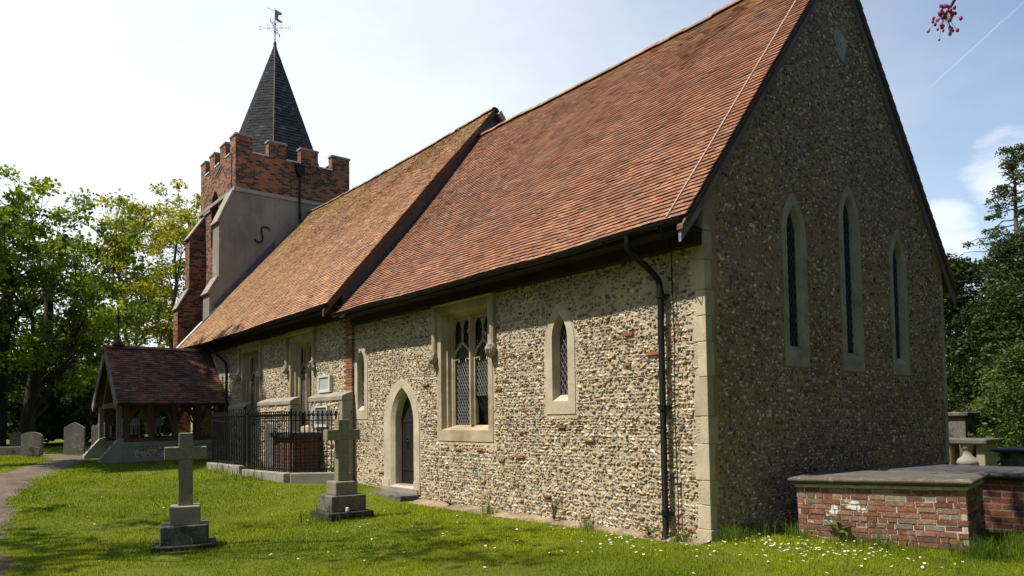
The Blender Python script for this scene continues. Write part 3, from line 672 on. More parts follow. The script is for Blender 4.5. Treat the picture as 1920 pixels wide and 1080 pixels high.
# stub buttresses under the nave windows
for k, (a, b, zt) in enumerate(((-11.46, -9.62, 2.22), (-15.0, -12.62, 2.19), (-17.55, -16.25, 2.13))):
    mm, ff = MB(), MB(); yf = -.30
    mm.box(a+.02, b-.02, yf, NY+.05, .0, zt-.14)
    flints(ff, lambda u, z, o: np.stack([u, yf-o, z], -1), None, a+.05, b-.18,   .2, zt-.14, lambda P: (P[:, 0] > a+.14) & (P[:, 0] < b-.2), .075, .085, .03, WL)
    o = split_build('buttress_stub', m_mortar, mm, ff, church)
    st = MB(); st.prism([(a-.02, yf-.03, zt-.15), (a-.02, NY, zt-.15), (a-.02, NY, zt+.06), (a-.02, yf+.06, zt), (a-.02, yf-.03, zt-.05)], (b-a+.04, 0, 0))
    st.box(b-.17, b+.004, yf-.014, NY+.02, .1, zt-.152); st.box(a-.004, a+.12, yf-.014, NY+.02, .1, zt-.152)
    st.build('coping', m_stone_dk, o, bevel=.012)

# tower ---------------------------------------------------------------
YS, YN, ZS, ZB, ZM = 1.50, 6.32, 10.66, 12.2, 12.80
YC, XC = (YS+YN)/2, (XT+XW)/2
mb = MB(); BO = arch(-25.2, .95, 8.9, 10.55, 11.2)
mb.tess(rect(XW, XT, -.2, ZB), [BO], lambda u, z: (u, YS, z)); ring_stack(mb, [(BO, 0), (BO, .35)], lambda u, z, d: (u, YS+d, z))
mb.add([(XW, YS, -.2), (XW, YN, -.2), (XW, YN, ZB), (XW, YS, ZB)], [(3, 2, 1, 0)]); mb.add([(XW, YN, -.2), (XT, YN, -.2), (XT, YN, ZB), (XW, YN, ZB)], [(3, 2, 1, 0)])
mb.add([(XT, YS, ZS), (XT, YN, ZS), (XT, YN, ZB), (XT, YS, ZB)], [(0, 1, 2, 3)])
mb.add([(XW, YS, ZB-.55), (XT, YS, ZB-.55), (XT, YN, ZB-.55), (XW, YN, ZB-.55)], [(0, 1, 2, 3)])
W = .34                                                      # parapet inner faces and merlons
ym = [(YS, 2.16), (2.80, 3.53), (4.14, 4.89), (5.52, YN)]
xm = [(XW, XW+.66), (-25.95, -25.25), (-24.55, -23.85), (XT-.66, XT)]
for a, b, c, d in ((XW, XT, YS+.001, YS+W), (XW, XT, YN-W, YN-.001), (XW+.001, XW+W, YS+W, YN-W), (XT-W, XT-.001, YS+W, YN-W)): mb.box(a+.002, b-.002, c, d, ZB-.55, ZB)
for a, b in xm:
    mb.box(a, b, YS, YS+W, ZB, ZM); mb.box(a, b, YN-W, YN, ZB, ZM)
for a, b in ym[1:3]: mb.box(XT-W, XT, a, b, ZB, ZM); mb.box(XW, XW+W, a, b, ZB, ZM)
for a, b in ((YS+W, ym[0][1]), (ym[3][0], YN-W)): mb.box(XT-W, XT, a, b, ZB, ZM); mb.box(XW, XW+W, a, b, ZB, ZM)
tower = mb.build('tower', m_brick_t, church)
e = .035                                                     # coping stones of the merlons, lead on the crenel sills
def piece(name, m, par, *bx, bevel=0):
    q = MB(); q.box(*bx); return q.build(name, m, par, bevel=bevel)
for a, b in xm:
    for c, d in ((YS, YS+W), (YN-W, YN)): piece('coping', m_stone_dk, tower, a-e, b+e, c-e, d+e, ZM, ZM+.085, bevel=.015)
for a, b in ((YS+W+e+.002, ym[0][1]+e), (ym[1][0]-e, ym[1][1]+e), (ym[2][0]-e, ym[2][1]+e), (ym[3][0]-e, YN-W-e-.002)):
    for c, d in ((XT-W, XT), (XW, XW+W)): piece('coping', m_stone_dk, tower, c-e, d+e, a, b, ZM, ZM+.085, bevel=.015)
for (a, b), (c, d) in zip(ym[:-1], ym[1:]): piece('crenel_lead', m_leadw, tower, XT-W-.02, XT+.03, b, c, ZB, ZB+.045)
for (a, b), (c, d) in zip(xm[:-1], xm[1:]): piece('crenel_lead', m_leadw, tower, b, c, YS-.03, YS+W+.02, ZB, ZB+.045)
mb = MB(); mb.box(XT, XT+.07, YS-.07, YN+.07, ZS-.10, ZS+.06); mb.box(XW-.07, XT+.001, YS-.07, YS, ZS-.099, ZS+.059)
for z in (8.86,): mb.box(-26.6, -25.7, YS-.06, YS, 10.5-.06, 10.5+.06)
mb.build('string_course', m_stone_dk, tower, bevel=.02)
mb = MB(); mb.add([(XT, YS, -.2), (XT, YN, -.2), (XT, YN, ZS), (XT, YS, ZS)], [(0, 1, 2, 3)]); mb.box(XT-.2, XT+.004, YS+.01, YN-.01, 3, ZS-.1); mb.build('rendered_wall', m_render, tower)
mb = MB()
for k in range(9):
    z = 8.95+k*.24; mb.prism([(-25.66, YS+.14, z), (-25.66, YS+.30, z+.14), (-25.66, YS+.32, z+.12), (-25.66, YS+.16, z-.02)], (.92, 0, 0))
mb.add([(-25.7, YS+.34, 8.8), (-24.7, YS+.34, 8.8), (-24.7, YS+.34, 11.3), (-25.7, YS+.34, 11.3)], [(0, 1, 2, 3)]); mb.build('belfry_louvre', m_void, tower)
prof = [(YS, -.2), (YS, 10.58), (1.40, 10.42), (.94, 9.33), (.90, 9.2), (.90, 7.12), (.84, 6.96), (.60, 6.55), (.56, 6.42), (.54, 3.5), (.54, -.2)]
mb = MB(); mb.prism([(XT+.006, y, z) for y, z in prof], (-.78, 0, 0)); mb.build('render_buttress', m_render, tower)
for (y0, z0), (y1, z1) in (((1.44, 10.56), (.88, 9.27)), ((.90, 7.14), (.54, 6.49))):
    d = np.array([0, y1-y0, z1-z0]); d /= np.linalg.norm(d); n = np.array([0, -d[2], d[1]]); n = n if n[2] > 0 else -n
    mb = MB(); mb.frame_box((XT-.81, y0, z0), (1, 0, 0), d, n, 0, .85, 0, math.hypot(y1-y0, z1-z0)+.05, -.01, .06)
    mb.build('weathering', m_stone_dk, tower)
prof = [(YS+.02, -.2), (YS+.02, 10.38), (1.02, 9.72), (.87, 9.4), (.87, 7.22), (.80, 7.0), (.46, 6.42), (.43, 6.3), (.42, -.2)]
mb = MB(); mb.prism([(XW+.004, y, z) for y, z in prof], (.66, 0, 0)); mb.build('brick_buttress', m_brick_t, tower)
for (y0, z0), (y1, z1) in (((YS, 10.40), (.85, 9.40)), ((.87, 7.22), (.42, 6.38))):
    d = np.array([0, y1-y0, z1-z0]); d /= np.linalg.norm(d); n = np.array([0, -d[2], d[1]]); n = n if n[2] > 0 else -n
    mb = MB(); mb.frame_box((XW-.03, y0, z0), (1, 0, 0), d, n, 0, .73, 0, math.hypot(y1-y0, z1-z0)+.05, -.01, .05)
    mb.build('weathering', m_stone_dk, tower)
# lead where roof meets tower
mb = MB(); P = np.array([XT, NO, NE]); mb.frame_box(P, (1, 0, 0), nd, nn_, .012, .16, 1.25, 5.55, .0, .075); mb.frame_box(P, (0, 0, 1), nd, (1, 0, 0), .0, .34, 1.9, 5.5, .012, .04)
mb.build('lead_flashing', m_lead, tower)
mb = MB(); mb.frame_box(P, (1, 0, 0), nd, nn_, -.16, .10, -.02, 1.35, .03, .085); mb.build('verge_lead', m_leadw, n_roof)
# hopper, pipe and iron tie on the east face
mb = MB(); mb.prism([(XT+.02, 4.05-.17, 12.02), (XT+.02, 4.05+.17, 12.02), (XT+.02, 4.05+.17, 11.82), (XT+.02, 4.05+.07, 11.6), (XT+.02, 4.05-.07, 11.6), (XT+.02, 4.05-.17, 11.82)], (.22, 0, 0)); mb.box(XT+.0, XT+.26, 3.84, 4.26, 12.02, 12.06)
mb.tube([(XT+.12, 4.05, 11.62), (XT+.12, 4.05, 9.68)], .05, 8)
for z in (11.3, 10.75, 10.0): mb.tube([(XT+.12, 4.05, z-.03), (XT+.12, 4.05, z+.03)], .065, 8)
mb.build('rainwater_pipe', m_iron, tower)
mb = MB(); pts = [(XT+.05, 2.67+.17*math.cos(a), 9.17+.15*math.sin(a)) for a in np.linspace(.3, math.pi, 9)]+[(XT+.05, 2.50+.02*k, 9.17-.1*k) for k in (1, 2, 3)]+[(XT+.05, 2.40+.16*math.cos(a), 8.80+.14*math.sin(a)) for a in np.linspace(.0, -math.pi*.9, 9)]
mb.tube(pts, .032, 6); mb.build('iron_tie', m_iron, tower)
mb = MB(); mb.tube([(-24.95, YS-.04, 11.75), (-24.25, YS-.04, 12.0), (-23.75, YS-.04, 11.45)], .02, 5); mb.tube([(-23.0, YS-.03, 12.15), (-23.0, YS-.03, ZS)], .015, 5); mb.build('wall_cable', m_iron, tower)
# spire: eight faces hung with shingles
SC = np.array([XC, YC]); z0, z1 = ZB-.6, 18.1; r0 = .353*(z1-z0)
mb = MB(); ang = [math.pi/8+k*math.pi/4 for k in range(8)]
V0 = [(SC[0]+r0*math.cos(a)*1.0, SC[1]+r0*math.sin(a), z0) for a in ang]; mb.add(V0+[(SC[0], SC[1], z1)], [(k, (k+1) % 8, 8) for k in range(8)], (.03, .03, .032))
for k in range(8):
    a, b = np.array(V0[k]), np.array(V0[(k+1) % 8]); U = b-a; Lw = np.linalg.norm(U); U /= Lw; ap = np.array([*SC, z1]); mid = (a+b)/2; Vv = ap-mid; Ls = np.linalg.norm(Vv); Vv /= Ls; Nn = np.cross(U, Vv)
    ed = lambda v, Lw=Lw, Ls=Ls: (Lw/2*(v/Ls), Lw-Lw/2*(v/Ls))
    def sc(u, v, n): return np.array([.020, .020, .024])*rng.uniform(.55, 1.4, (n, 1))*np.where(rng.random(n) < .03, 2.2, 1)[:, None]
    tiles(mb, a, U, Vv, Nn, Lw, Ls-.12, sc, g=.145, tw=.21, th=.014, lift=.02, edge=ed)
spire = mb.build('spire', m_shingle, tower)
mb = MB(); d = np.array([math.cos(math.pi/8*0), 0]); mb.tube([(XC+(r0*(1-t)+.03)*math.cos(-math.pi/8), YC+(r0*(1-t)+.03)*math.sin(-math.pi/8), z0+(z1-z0)*t) for t in np.linspace(.05, 1, 8)], .012, 4)
mb.build('spire_conductor', m_cable, tower)
# weather vane
mb = MB(); c = (XC, YC); mb.lathe([(.085, 17.82), (.10, 17.95), (.06, 18.05), (.075, 18.15), (.04, 18.25), (.024, 18.3), (.016, 19.72), (.0, 19.78)], (c[0], c[1], 0), 8)
zv = 18.86
av = [math.radians(t) for t in (52, 142, 232, 322)]           # north, west, south, east arms
for a in av:
    dx, dy = math.cos(a), math.sin(a); mb.tube([(c[0], c[1], zv), (c[0]+dx*.55, c[1]+dy*.55, zv)], .009, 5)
    for s in (1, -1):
        mb.tube([(c[0]+dx*(.28+.06*math.cos(t)), c[1]+dy*(.28+.06*math.cos(t)), zv+s*.09+.06*math.sin(t)) for t in np.linspace(0, 5.4, 10)], .006, 4)
        mb.tube([(c[0]+dx*(.09+.07*math.cos(t)), c[1]+dy*(.09+.07*math.cos(t)), zv+s*.17+.07*math.sin(t)) for t in np.linspace(0, 5.4, 10)], .007, 4)
LET = {'N': [[(0, 0), (0, 1), (.7, 0), (.7, 1)]], 'W': [[(0, 1), (.2, 0), (.4, .7), (.6, 0), (.8, 1)]], 'S': [[(.7, .9), (.35, 1), (0, .8), (.1, .55), (.6, .45), (.7, .2), (.35, 0), (0, .1)]], 'E': [[(.7, 1), (0, 1), (0, 0), (.7, 0)], [(0, .5), (.55, .5)]]}
for ch, a in zip('NWSE', av):
    dx, dy = math.cos(a), math.sin(a)
    fl = -1 if (dx*.63+dy*.78) < 0 else 1
    for st in LET[ch]: mb.tube([(c[0]+dx*(.63+fl*(u-.35)*.14), c[1]+dy*(.63+fl*(u-.35)*.14), zv-.08+w*.16) for u, w in st], .010, 4)
fx, fy = .63*.75+.3, .78*.75-.25
fl = [(0, 19.70), (.5, 19.40), (.48, 19.33), (.24, 19.38), (.22, 19.22), (.52, 19.02), (.50, 18.96), (.18, 19.10), (.0, 19.25)]
mb.prism([(c[0]+fx*u, c[1]+fy*u, z) for u, z in fl], (.008, -.008, 0)); mb.tube([(c[0], c[1], 19.62), (c[0]-fx*.55, c[1]-fy*.55, 19.9)], .009, 4)
mb.build('weather_vane', m_iron, tower)
# ------------------------------------------------------------------ timber porch
PX0, PX1, PY0 = -21.9, -18.72, -3.02; PXR = (PX0+PX1)/2; PZ = .36
porch = thing('porch', 'timber framed porch with dark mossy tiled roof on low flint walls', 'porch', (0, 0, 0))
EZ, RZ, EO = 2.19, 4.03, .42
for sx in (1, -1):
    xw = PX1 if sx > 0 else PX0
    mm, ff = MB(), MB()
    mm.box(min(xw, xw-sx*.28), max(xw, xw-sx*.28), PY0, NY, PZ-.3, 1.00)
    if sx > 0:
        flints(ff, lambda u, z, o: np.stack([xw+o, u, z], -1), None, PY0+.2, NY-.1, .60, .92, lambda P: (P[:, 0] > PY0+.34) & (P[:, 0] < NY-.1), .062, .075, .026, np.array([.06, .06, .05, .12, .08, .22, .25, .1, .03, .15]))
    o = split_build('low_wall', m_mortar, mm, ff, porch)
    st = MB(); st.box(xw-.30, xw+.03, PY0-.02, NY-.004, .90, 1.04) if sx > 0 else st.box(xw-.03, xw+.3, PY0-.02, NY-.004, .90, 1.04)
    st.box(xw-.29, xw+.012, PY0-.012, PY0+.32, PZ-.2, .897) if sx > 0 else st.box(xw-.012, xw+.29, PY0-.012, PY0+.32, PZ-.2, .897)
    if sx > 0: st.box(xw-.2, xw+.02, PY0+.33, NY-.01, PZ-.2, .585)
    st.build('stone_plinth', m_stone_dk, o, bevel=.01)
    bt = MB(); b0, b1 = (xw-.30, xw-.02) if sx > 0 else (xw+.02, xw+.30)
    bt.prism([(b0, PY0+.02, PZ-.2), (b0, PY0-.62, PZ-.2), (b0, PY0-.60, .56), (b0, PY0-.14, 1.12), (b0, PY0+.02, 1.16)], (b1-b0, 0, 0))
    bo = bt.build('raking_buttress', m_stone_dk, porch, bevel=.012)
    fb = MB(); flints(fb, lambda u, z, o: np.stack([np.full_like(u, (b0+b1)/2)+(u), PY0-.60+(z-.56)*.82-o*.8, z+o*.55], -1), None, -.12, .12, .62, 1.02, lambda P: np.ones(len(P), bool), .07, .08, .02, np.array([.02, .02, .02, .1, .1, .3, .4, .05, 0, .2]))
    fb.build('flint_panel', m_flint, bo)
ox = PX1-.14
fr = []
for sx in (1, -1):
    xo = (PX1-.14) if sx > 0 else (PX0+.14)
    b = MB(); b.box(xo-.075, xo+.075, PY0+.02, NY, 1.04, 1.15); b.build('sill_beam', m_oak, porch)
    b = MB(); b.box(xo-.08, xo+.08, PY0-.25, NY, 2.16, 2.30); b.build('wall_plate', m_oak, porch)
    ys = np.linspace(PY0+.09, NY-.09, 5)
    for y in ys:
        b = MB(); b.box(xo-.06, xo+.06, y-.07, y+.07, 1.15, 2.16); b.build('post', m_oak, porch)
    for ya, yb in zip(ys[:-1], ys[1:]):                          # cusped arch head with spandrels pierced by crossing braces
        a, c = ya+.07, yb-.07; m = (a+c)/2; h = (c-a)/2; b = MB()
        for s in (1, -1):
            e = m-s*h
            cur = [(e+s*h*(1-math.cos(t)), 1.62+.38*math.sin(t)) for t in np.linspace(0, 1.35, 8)]+[(m, 2.05)]
            b.prism([(xo-.035, y, z) for y, z in cur]+[(xo-.035, y, z+.085) for y, z in cur[::-1]], (.07, 0, 0))
            b.prism([(xo-.02, e, 1.60), (xo-.02, e+s*.05, 1.60), (xo-.02, e+s*h*.95, 2.15), (xo-.02, e+s*(h*.95-.09), 2.15)], (.04, 0, 0))
        b.build('arched_brace', m_oak, porch)
for sx in (1, -1):                                               # pale front posts standing on the buttresses
    xo = (PX1-.16) if sx > 0 else (PX0+.16)
    b = MB(); b.box(xo-.07, xo+.07, PY0-.16, PY0-.03, 1.10, 2.16); b.build('front_post', m_wood, porch)
TCP = [(.17, .058, .03), (.13, .052, .033), (.20, .072, .036), (.105, .05, .035), (.15, .072, .045), (.065, .045, .035)]
for sx in (1, -1):
    mb = MB(); P0 = np.array([PXR+sx*2.03, PY0-.24, EZ]); U = np.array([0, 1., 0]); V = np.array([-sx*2.03, 0, RZ-EZ]); Lp = np.linalg.norm(V); V /= Lp; N = np.cross(U, V); N = N if N[2] > 0 else -N
    tiles(mb, P0, U, V, N, NY-PY0+.235, Lp, lambda u, v, n: np.array(TCP)[rng.integers(0, 6, n)]*rng.uniform(.7, 1.3, (n, 1)), g=.105, lift=.02)
    mb.frame_box(P0, U, V, N, 0, NY-PY0+.235, 0, Lp, -.07, -.005, (.05, .04, .03))
    o = mb.build('porch_roof', m_tile_dk, porch)
    b = MB(); b.frame_box(P0-np.array([0, .045, 0]), U, V, N, 0, .04, -.02, Lp, -.22, .02); b.build('bargeboard', m_wood, o)
    if sx > 0:
        r = MB(); y = PY0-.26
        while y < NY-.2:
            th = np.linspace(-1.25, 1.25, 7); v = [(PXR+rr*math.sin(t), yy, RZ-.06+rr*math.cos(t)) for yy in (y, min(y+.32, NY)) for rr in (.14, .12) for t in th]; f = []
            for i in range(6): f += [(i, i+1, 15+i, 14+i), (7+i, 21+i, 22+i, 8+i), (i, 7+i, 8+i, i+1), (14+i, 15+i, 22+i, 21+i)]
            r.add(v, f, np.array([.24, .10, .055])*rng.uniform(.8, 1.15)); y += .325
        r.build('ridge_tiles', m_tile_dk, o)
b = MB(); b.lathe([(.17, 4.05), (.20, 4.10), (.15, 4.16), (.10, 4.24), (.06, 4.26), (.035, 4.3), (.02, 4.36), (.018, 4.92), (.045, 4.96), (.05, 5.02), (.015, 5.1), (0, 5.3)], (PXR, PY0+.12, 0), 10); b.build('finial', m_iron, porch)
b = MB(); b.prism([(PXR-1.2, PY0-.1, 2.25), (PXR, PY0-.1, 3.65), (PXR+1.2, PY0-.1, 2.25), (PXR+1.0, PY0-.1, 2.25), (PXR, PY0-.1, 3.4), (PXR-1.0, PY0-.1, 2.25)], (0, .1, 0)); b.box(PX0+.1, PX1-.1, PY0-.1, PY0, 2.1, 2.25); b.build('gable_truss', m_oak, porch)
b = MB(); b.prism([(PX1-.3, NY-.012, 2.2), (PX1+.32, NY-.012, 2.2), (PXR+.1, NY-.012, RZ+.12), (PXR-.2, NY-.012, RZ)], (0, .012, 0)); b.build('roof_flashing', m_leadw, porch)
b = MB(); b.box(PX0+.3, PX1-.3, PY0-.1, NY, PZ-.1, PZ+.03); b.build('porch_floor', m_stone_dk, porch)
# notices on the far side of the porch
for k, (y0, y1, c) in enumerate(((-2.55, -1.98, (.40, .43, .48)), (-1.80, -1.30, (.36, .38, .48)))):
    b = MB(); b.box(PX0+.285, PX0+.30, y0, y1, 1.22, 1.78, c)
    for i in range(4):
        yy = y0+.1+i*.13; b.box(PX0+.30, PX0+.302, yy, yy+.05, 1.26, 1.44+.03*(i % 2), (.03, .03, .035)); b.lathe([(0, 0), (.028, .02), (.028, .05), (0, .07)], (PX0+.302, yy+.025, 1.45+.03*(i % 2)), 6, (.03, .03, .035))
    o = b.build('notice_sheet', M('printed_sheet', attr=True, var=.05, fine=.05, bump=0, rough=.6), None)
    tag(o, ['white notice sheet with dark little figures, nearest the porch front', 'bluish notice sheet in the second porch bay from the front'][k], 'notice', 'notice sheets inside the porch')

# ------------------------------------------------------------------ iron railing and the tomb inside it
def railing(name, label, runs, zk, h, kerb_parts, knob=False):
    t = thing(name, label, 'railing', (*runs[0][0], zk))
    me = None; bars = []
    for (a, b) in runs:
        a, b = np.array(a), np.array(b); Ln = np.linalg.norm(b-a); nb = int(Ln/.10); d = (b-a)/Ln
        for i in range(nb+1):
            p = a+d*Ln*i/nb; big = i in (0, nb)
            key = 'post' if big else 'bar'
            bars.append((key, p))
        q = MB(); sg = .05 if knob else 0
        for z in (.07, h-.20): q = MB(); q.tube([(*(a+d*Ln*s), zk+z-sg*math.sin(math.pi*s)*(z > .3)) for s in np.linspace(0, 1, 9)], .018, 4); q.build('rail', m_iron, t, loc=(*runs[0][0], zk))
    def bar(big):
        q = MB(); r = .027 if big else .0155; H = h+(.06 if big else rng.uniform(-.01, .01))
        q.tube([(0, 0, 0), (0, 0, H-.13)], r, 6)
        if knob:
            q.lathe([(r, H-.14), (r*1.5, H-.12), (r, H-.1), (r*.9, H-.02), (0, H+.03)], (0, 0, 0), 6)
            if big: q.lathe([(.02, H), (.05, H+.03), (.05, H+.07), (.02, H+.10), (0, H+.13)], (0, 0, 0), 10)
        else:
            s = 1.5 if big else 1.
            q.lathe([(r, H-.16), (r*2, H-.145), (r, H-.13)], (0, 0, 0), 6)
            q.tube([(0, 0, H-.13), (0, 0, H-.03)], r*.9, 5); q.lathe([(.004, H-.06), (.020*s, H-.02), (.024*s, H+.01), (.02*s, H+.012)], (0, 0, 0), 6)
            for k in range(4):
                c, n_ = math.cos(k*math.pi/2+.6), math.sin(k*math.pi/2+.6); q.tube([(0, 0, H-.115), (c*.028*s, n_*.028*s, H-.10), (c*.042*s, n_*.042*s, H-.06), (c*.044*s, n_*.044*s, H-.045)], [.011*s, .011*s, .008*s, .004], 4)
        return q
    protos = {}
    for key, p in bars:
        if key not in protos:
            o = bar(key == 'post').build(key, m_iron, t); protos[key] = o
        else:
            o = protos[key].copy(); COL.objects.link(o); o.parent = t
        o.location = (p[0]-runs[0][0][0], p[1]-runs[0][0][1], 0)
    return t
RA, RB, RC = (-10.42, -1.18), (-9.66, -.12), (-12.50, -1.42)
railing('iron_railing', 'black iron railing with trident finials enclosing the brick tomb by the church wall', [(RC, RA), (RA, RB)], .44, 1.38, None)
railing('iron_railing', 'black spiked iron railing with curved top rail beside the porch', [((-14.72, -1.62), (-12.66, -1.46))], .52, 1.34, None, knob=True)
def kerb(label, runs, z0, z1, w=.24):
    q = MB()
    for (a, b) in runs:
        a, b = np.array(a), np.array(b); Ln = np.linalg.norm(b-a); d = np.array([*(b-a)/Ln, 0]); n = np.array([-d[1], d[0], 0]); k = max(1, round(Ln/1.1))
        for i in range(k):
            e = rng.uniform(-.008, .008, 2); q.frame_box((a[0], a[1], 0), d, (0, 0, 1), n, Ln*i/k+.004, Ln*(i+1)/k-.004, z0, z1+e[0], -w/2+e[1], w/2, np.ones(3)*rng.uniform(.85, 1.12))
    tag(q.build('stone_kerb', m_stone_dk, None, loc=(runs[0][0][0], runs[0][0][1], z0), bevel=.018), label, 'kerb')
kerb('pale stone kerb carrying the railing round the brick tomb', [((-12.62, -1.43), (-10.36, -1.26)), ((-10.33, -1.22), (-9.62, -.1))], .05, .44)
kerb('weathered stone kerb under the curved-topped railing beside the porch', [((-14.85, -1.64), (-12.72, -1.47))], .15, .52)
t = thing('chest_tomb', 'red brick chest tomb with stone lid inside the iron railing', 'tomb', (-11.2, -.62, .2))
q = MB(); q.box(-11.9, -10.72, -1.02, -.36, .1, 1.22); q.build('brick_body', m_brick, t, loc=(-11.2, -.62, .2))
q = MB(); q.box(-11.98, -10.64, -1.10, -.32, 1.22, 1.34); q.build('lid', m_slab_dk, t, loc=(-11.2, -.62, .2), bevel=.02)
def slab_outline(w, h, kind):
    if kind == 'round': return [(-w/2, 0), (w/2, 0), (w/2, h*.86)]+[(w/2*.9*math.cos(a), h*.86+h*.14*math.sin(a)) for a in np.linspace(0.15, math.pi-.15, 12)]+[(-w/2, h*.86)]
    if kind == 'point': return [(-w/2, 0), (w/2, 0), (w/2, h*.84), (w*.42, h*.86), (w*.30, h*.91), (w*.12, h*.97), (0, h), (-w*.12, h*.97), (-w*.30, h*.91), (-w*.42, h*.86), (-w/2, h*.84)]
    if kind == 'shoulder': return [(-w/2, 0), (w/2, 0), (w/2, h*.82), (w*.44, h*.89), (w*.38, h*.84), (w*.32, h*.84), (0, h), (-w*.32, h*.84), (-w*.38, h*.84), (-w*.44, h*.89), (-w/2, h*.82)]
    return rect(-w/2, w/2, 0, h)
def headstone(label, x, y, w, h, kind, rz, mat=None, th=.11, lean=(0, 0), z=None):
    q = MB(); o = [(a, -th/2, b-.1*(b == 0)) for a, b in slab_outline(w, h, kind)]; q.prism(o, (0, th, 0))
    ob = q.build('headstone', mat or m_head, None, bevel=.012); ob.location = (x, y, gz(x) if z is None else z); ob.rotation_euler = (lean[0], lean[1], rz)
    return tag(ob, label, 'headstone', 'headstones in the churchyard')
A_ = R_(58)
headstone('rounded headstone low and broad, under the trees left of the path', -24.9, -4.72, .68, .84, 'round', A_)
headstone('small dark footstone in front of the low rounded headstone', -24.2, -4.72, .38, .34, 'round', A_, m_base, .1)
headstone('lichened headstone with a shallow pointed top, beside the path', -25.0, -3.42, .70, 1.16, 'point', A_)
headstone('shouldered headstone with pointed top, just left of the porch buttresses', -25.1, -2.55, .66, 1.20, 'shoulder', A_)
headstone('leaning lichen-spotted headstone cut by the left edge', -22.6, -6.32, .8, 1.22, 'round', A_, None, .13, (0, R_(9)))
headstone('small weathered headstone far back beneath the trees, between the rounded and pointed ones', -29.5, -4.75, .6, .8, 'shoulder', A_)
headstone('flat grey ledger stone lying in grass by the rounded headstone', -26.5, -5.3, 1.3, .30, 'flat', A_, m_base, .5)
headstone('grey headstone standing inside the railing against the nave wall', -13.15, -.62, .55, 1.25, 'round', R_(0), m_head, .1)

# plaques
q = MB(); q.box(-.34, .34, -.05, .03, 0, .41); q.box(-.28, .28, -.06, -.045, .05, .36); 
pl = thing('wall_plaque', 'pale framed memorial plaque on the flint wall above the buttress', 'plaque', (-10.98, NY-.03, 2.29))
q = MB(); ring_stack(q, [(rect(-.34, .34, 0, .42), .06), (rect(-.34, .34, 0, .42), -.06), (rect(-.27, .27, .06, .37), -.06), (rect(-.26, .26, .07, .36), -.035)], lambda u, z, d: (u, d, z)); q.build('frame', m_plaque, pl)
q = MB(); q.add([(x, -.036, z) for x, z in rect(-.27, .27, .06, .37)], [(0, 1, 2, 3)]); q.build('tablet', m_tablet, pl)
pl = thing('wall_plaque', 'dark slate plaque with stone edge on the buttress behind the railing', 'plaque', (-10.66, -.32, 1.46))
q = MB(); ring_stack(q, [(rect(-.36, .36, 0, .50), .04), (rect(-.36, .36, 0, .50), -.05), (rect(-.31, .31, .05, .46), -.05), (rect(-.30, .30, .055, .455), -.03)], lambda u, z, d: (u, d, z)); q.build('frame', m_plaque, pl)
q = MB(); q.add([(x, -.031, z) for x, z in rect(-.31, .31, .05, .46)], [(0, 1, 2, 3)]); q.build('tablet', m_slate, pl)

# ------------------------------------------------------------------ stone crosses on stepped bases
def cross(label, P, ang, steps, sh, arm, aw, at, top, mats):
    """steps: (length across, depth, height) from the ground up; arms run along local x"""
    t = thing('stone_cross', label, 'grave cross', P, (0, 0, ang), 'stone grave crosses'); z = -.06
    for k, (a, b, h) in enumerate(steps):
        q = MB(); q.box(-a/2, a/2, -b/2, b/2, z, z+h); q.build('step', mats[k], t, bevel=.014); z += h-.002
    q = MB(); s0, s1 = sh
    q.add([(x*s*sx, y*s2*sy, zz) for zz, s, s2 in ((z, s0/2, at/2), (arm-aw/2, s1/2, at/2)) for x, y, sx, sy in ((-1, -1, 1, 1), (1, -1, 1, 1), (1, 1, 1, 1), (-1, 1, 1, 1))], [(0, 1, 5, 4), (1, 2, 6, 5), (2, 3, 7, 6), (3, 0, 4, 7)])
    W2 = top[1]; o = [(-W2/2, arm-aw/2), (-s1/2, arm-aw/2), (s1/2, arm-aw/2), (W2/2, arm-aw/2), (W2/2, arm+aw/2), (s1/2, arm+aw/2), (s1/2, top[0]), (-s1/2, top[0]), (-s1/2, arm+aw/2), (-W2/2, arm+aw/2)]
    q.prism([(x, -at/2, zz) for x, zz in o], (0, at, 0)); q.build('cross', m_cross, t, bevel=.010)
    return t
cross('greyish stone cross on a sooty stepped base, standing alone on the lawn', (-4.50, -4.98, .0), R_(73), [(.74, .66, .12), (.56, .48, .24), (.36, .32, .24)], (.175, .165), 1.21, .16, .15, (1.47, .50), [m_base_dk, m_base, m_stone_dk])
cross('mossy stone cross on a stepped base, in front of the railing', (-5.64, -2.24, .0), R_(88), [(.78, .78, .19), (.60, .58, .26), (.38, .40, .22)], (.20, .19), 1.37, .17, .17, (1.62, .58), [m_base_dk, m_base, m_cross])
q = MB(); q.lathe([(.03, 0), (.055, .03), (.05, .08), (.0, .11)], (0, 0, 0), 8, (.5, .47, .42)); q.add(ICO2*[.05, .05, .04]+[0, 0, .11], ICF2, (.55, .5, .46))
o = q.build('grave_ornament', M('grave_ornament_stone', attr=True), None); o.location = (-5.28, -2.32, .13); tag(o, 'tiny pale ornament on the lowest step of the mossy cross', 'ornament'); o.scale = (.55, .55, .55)

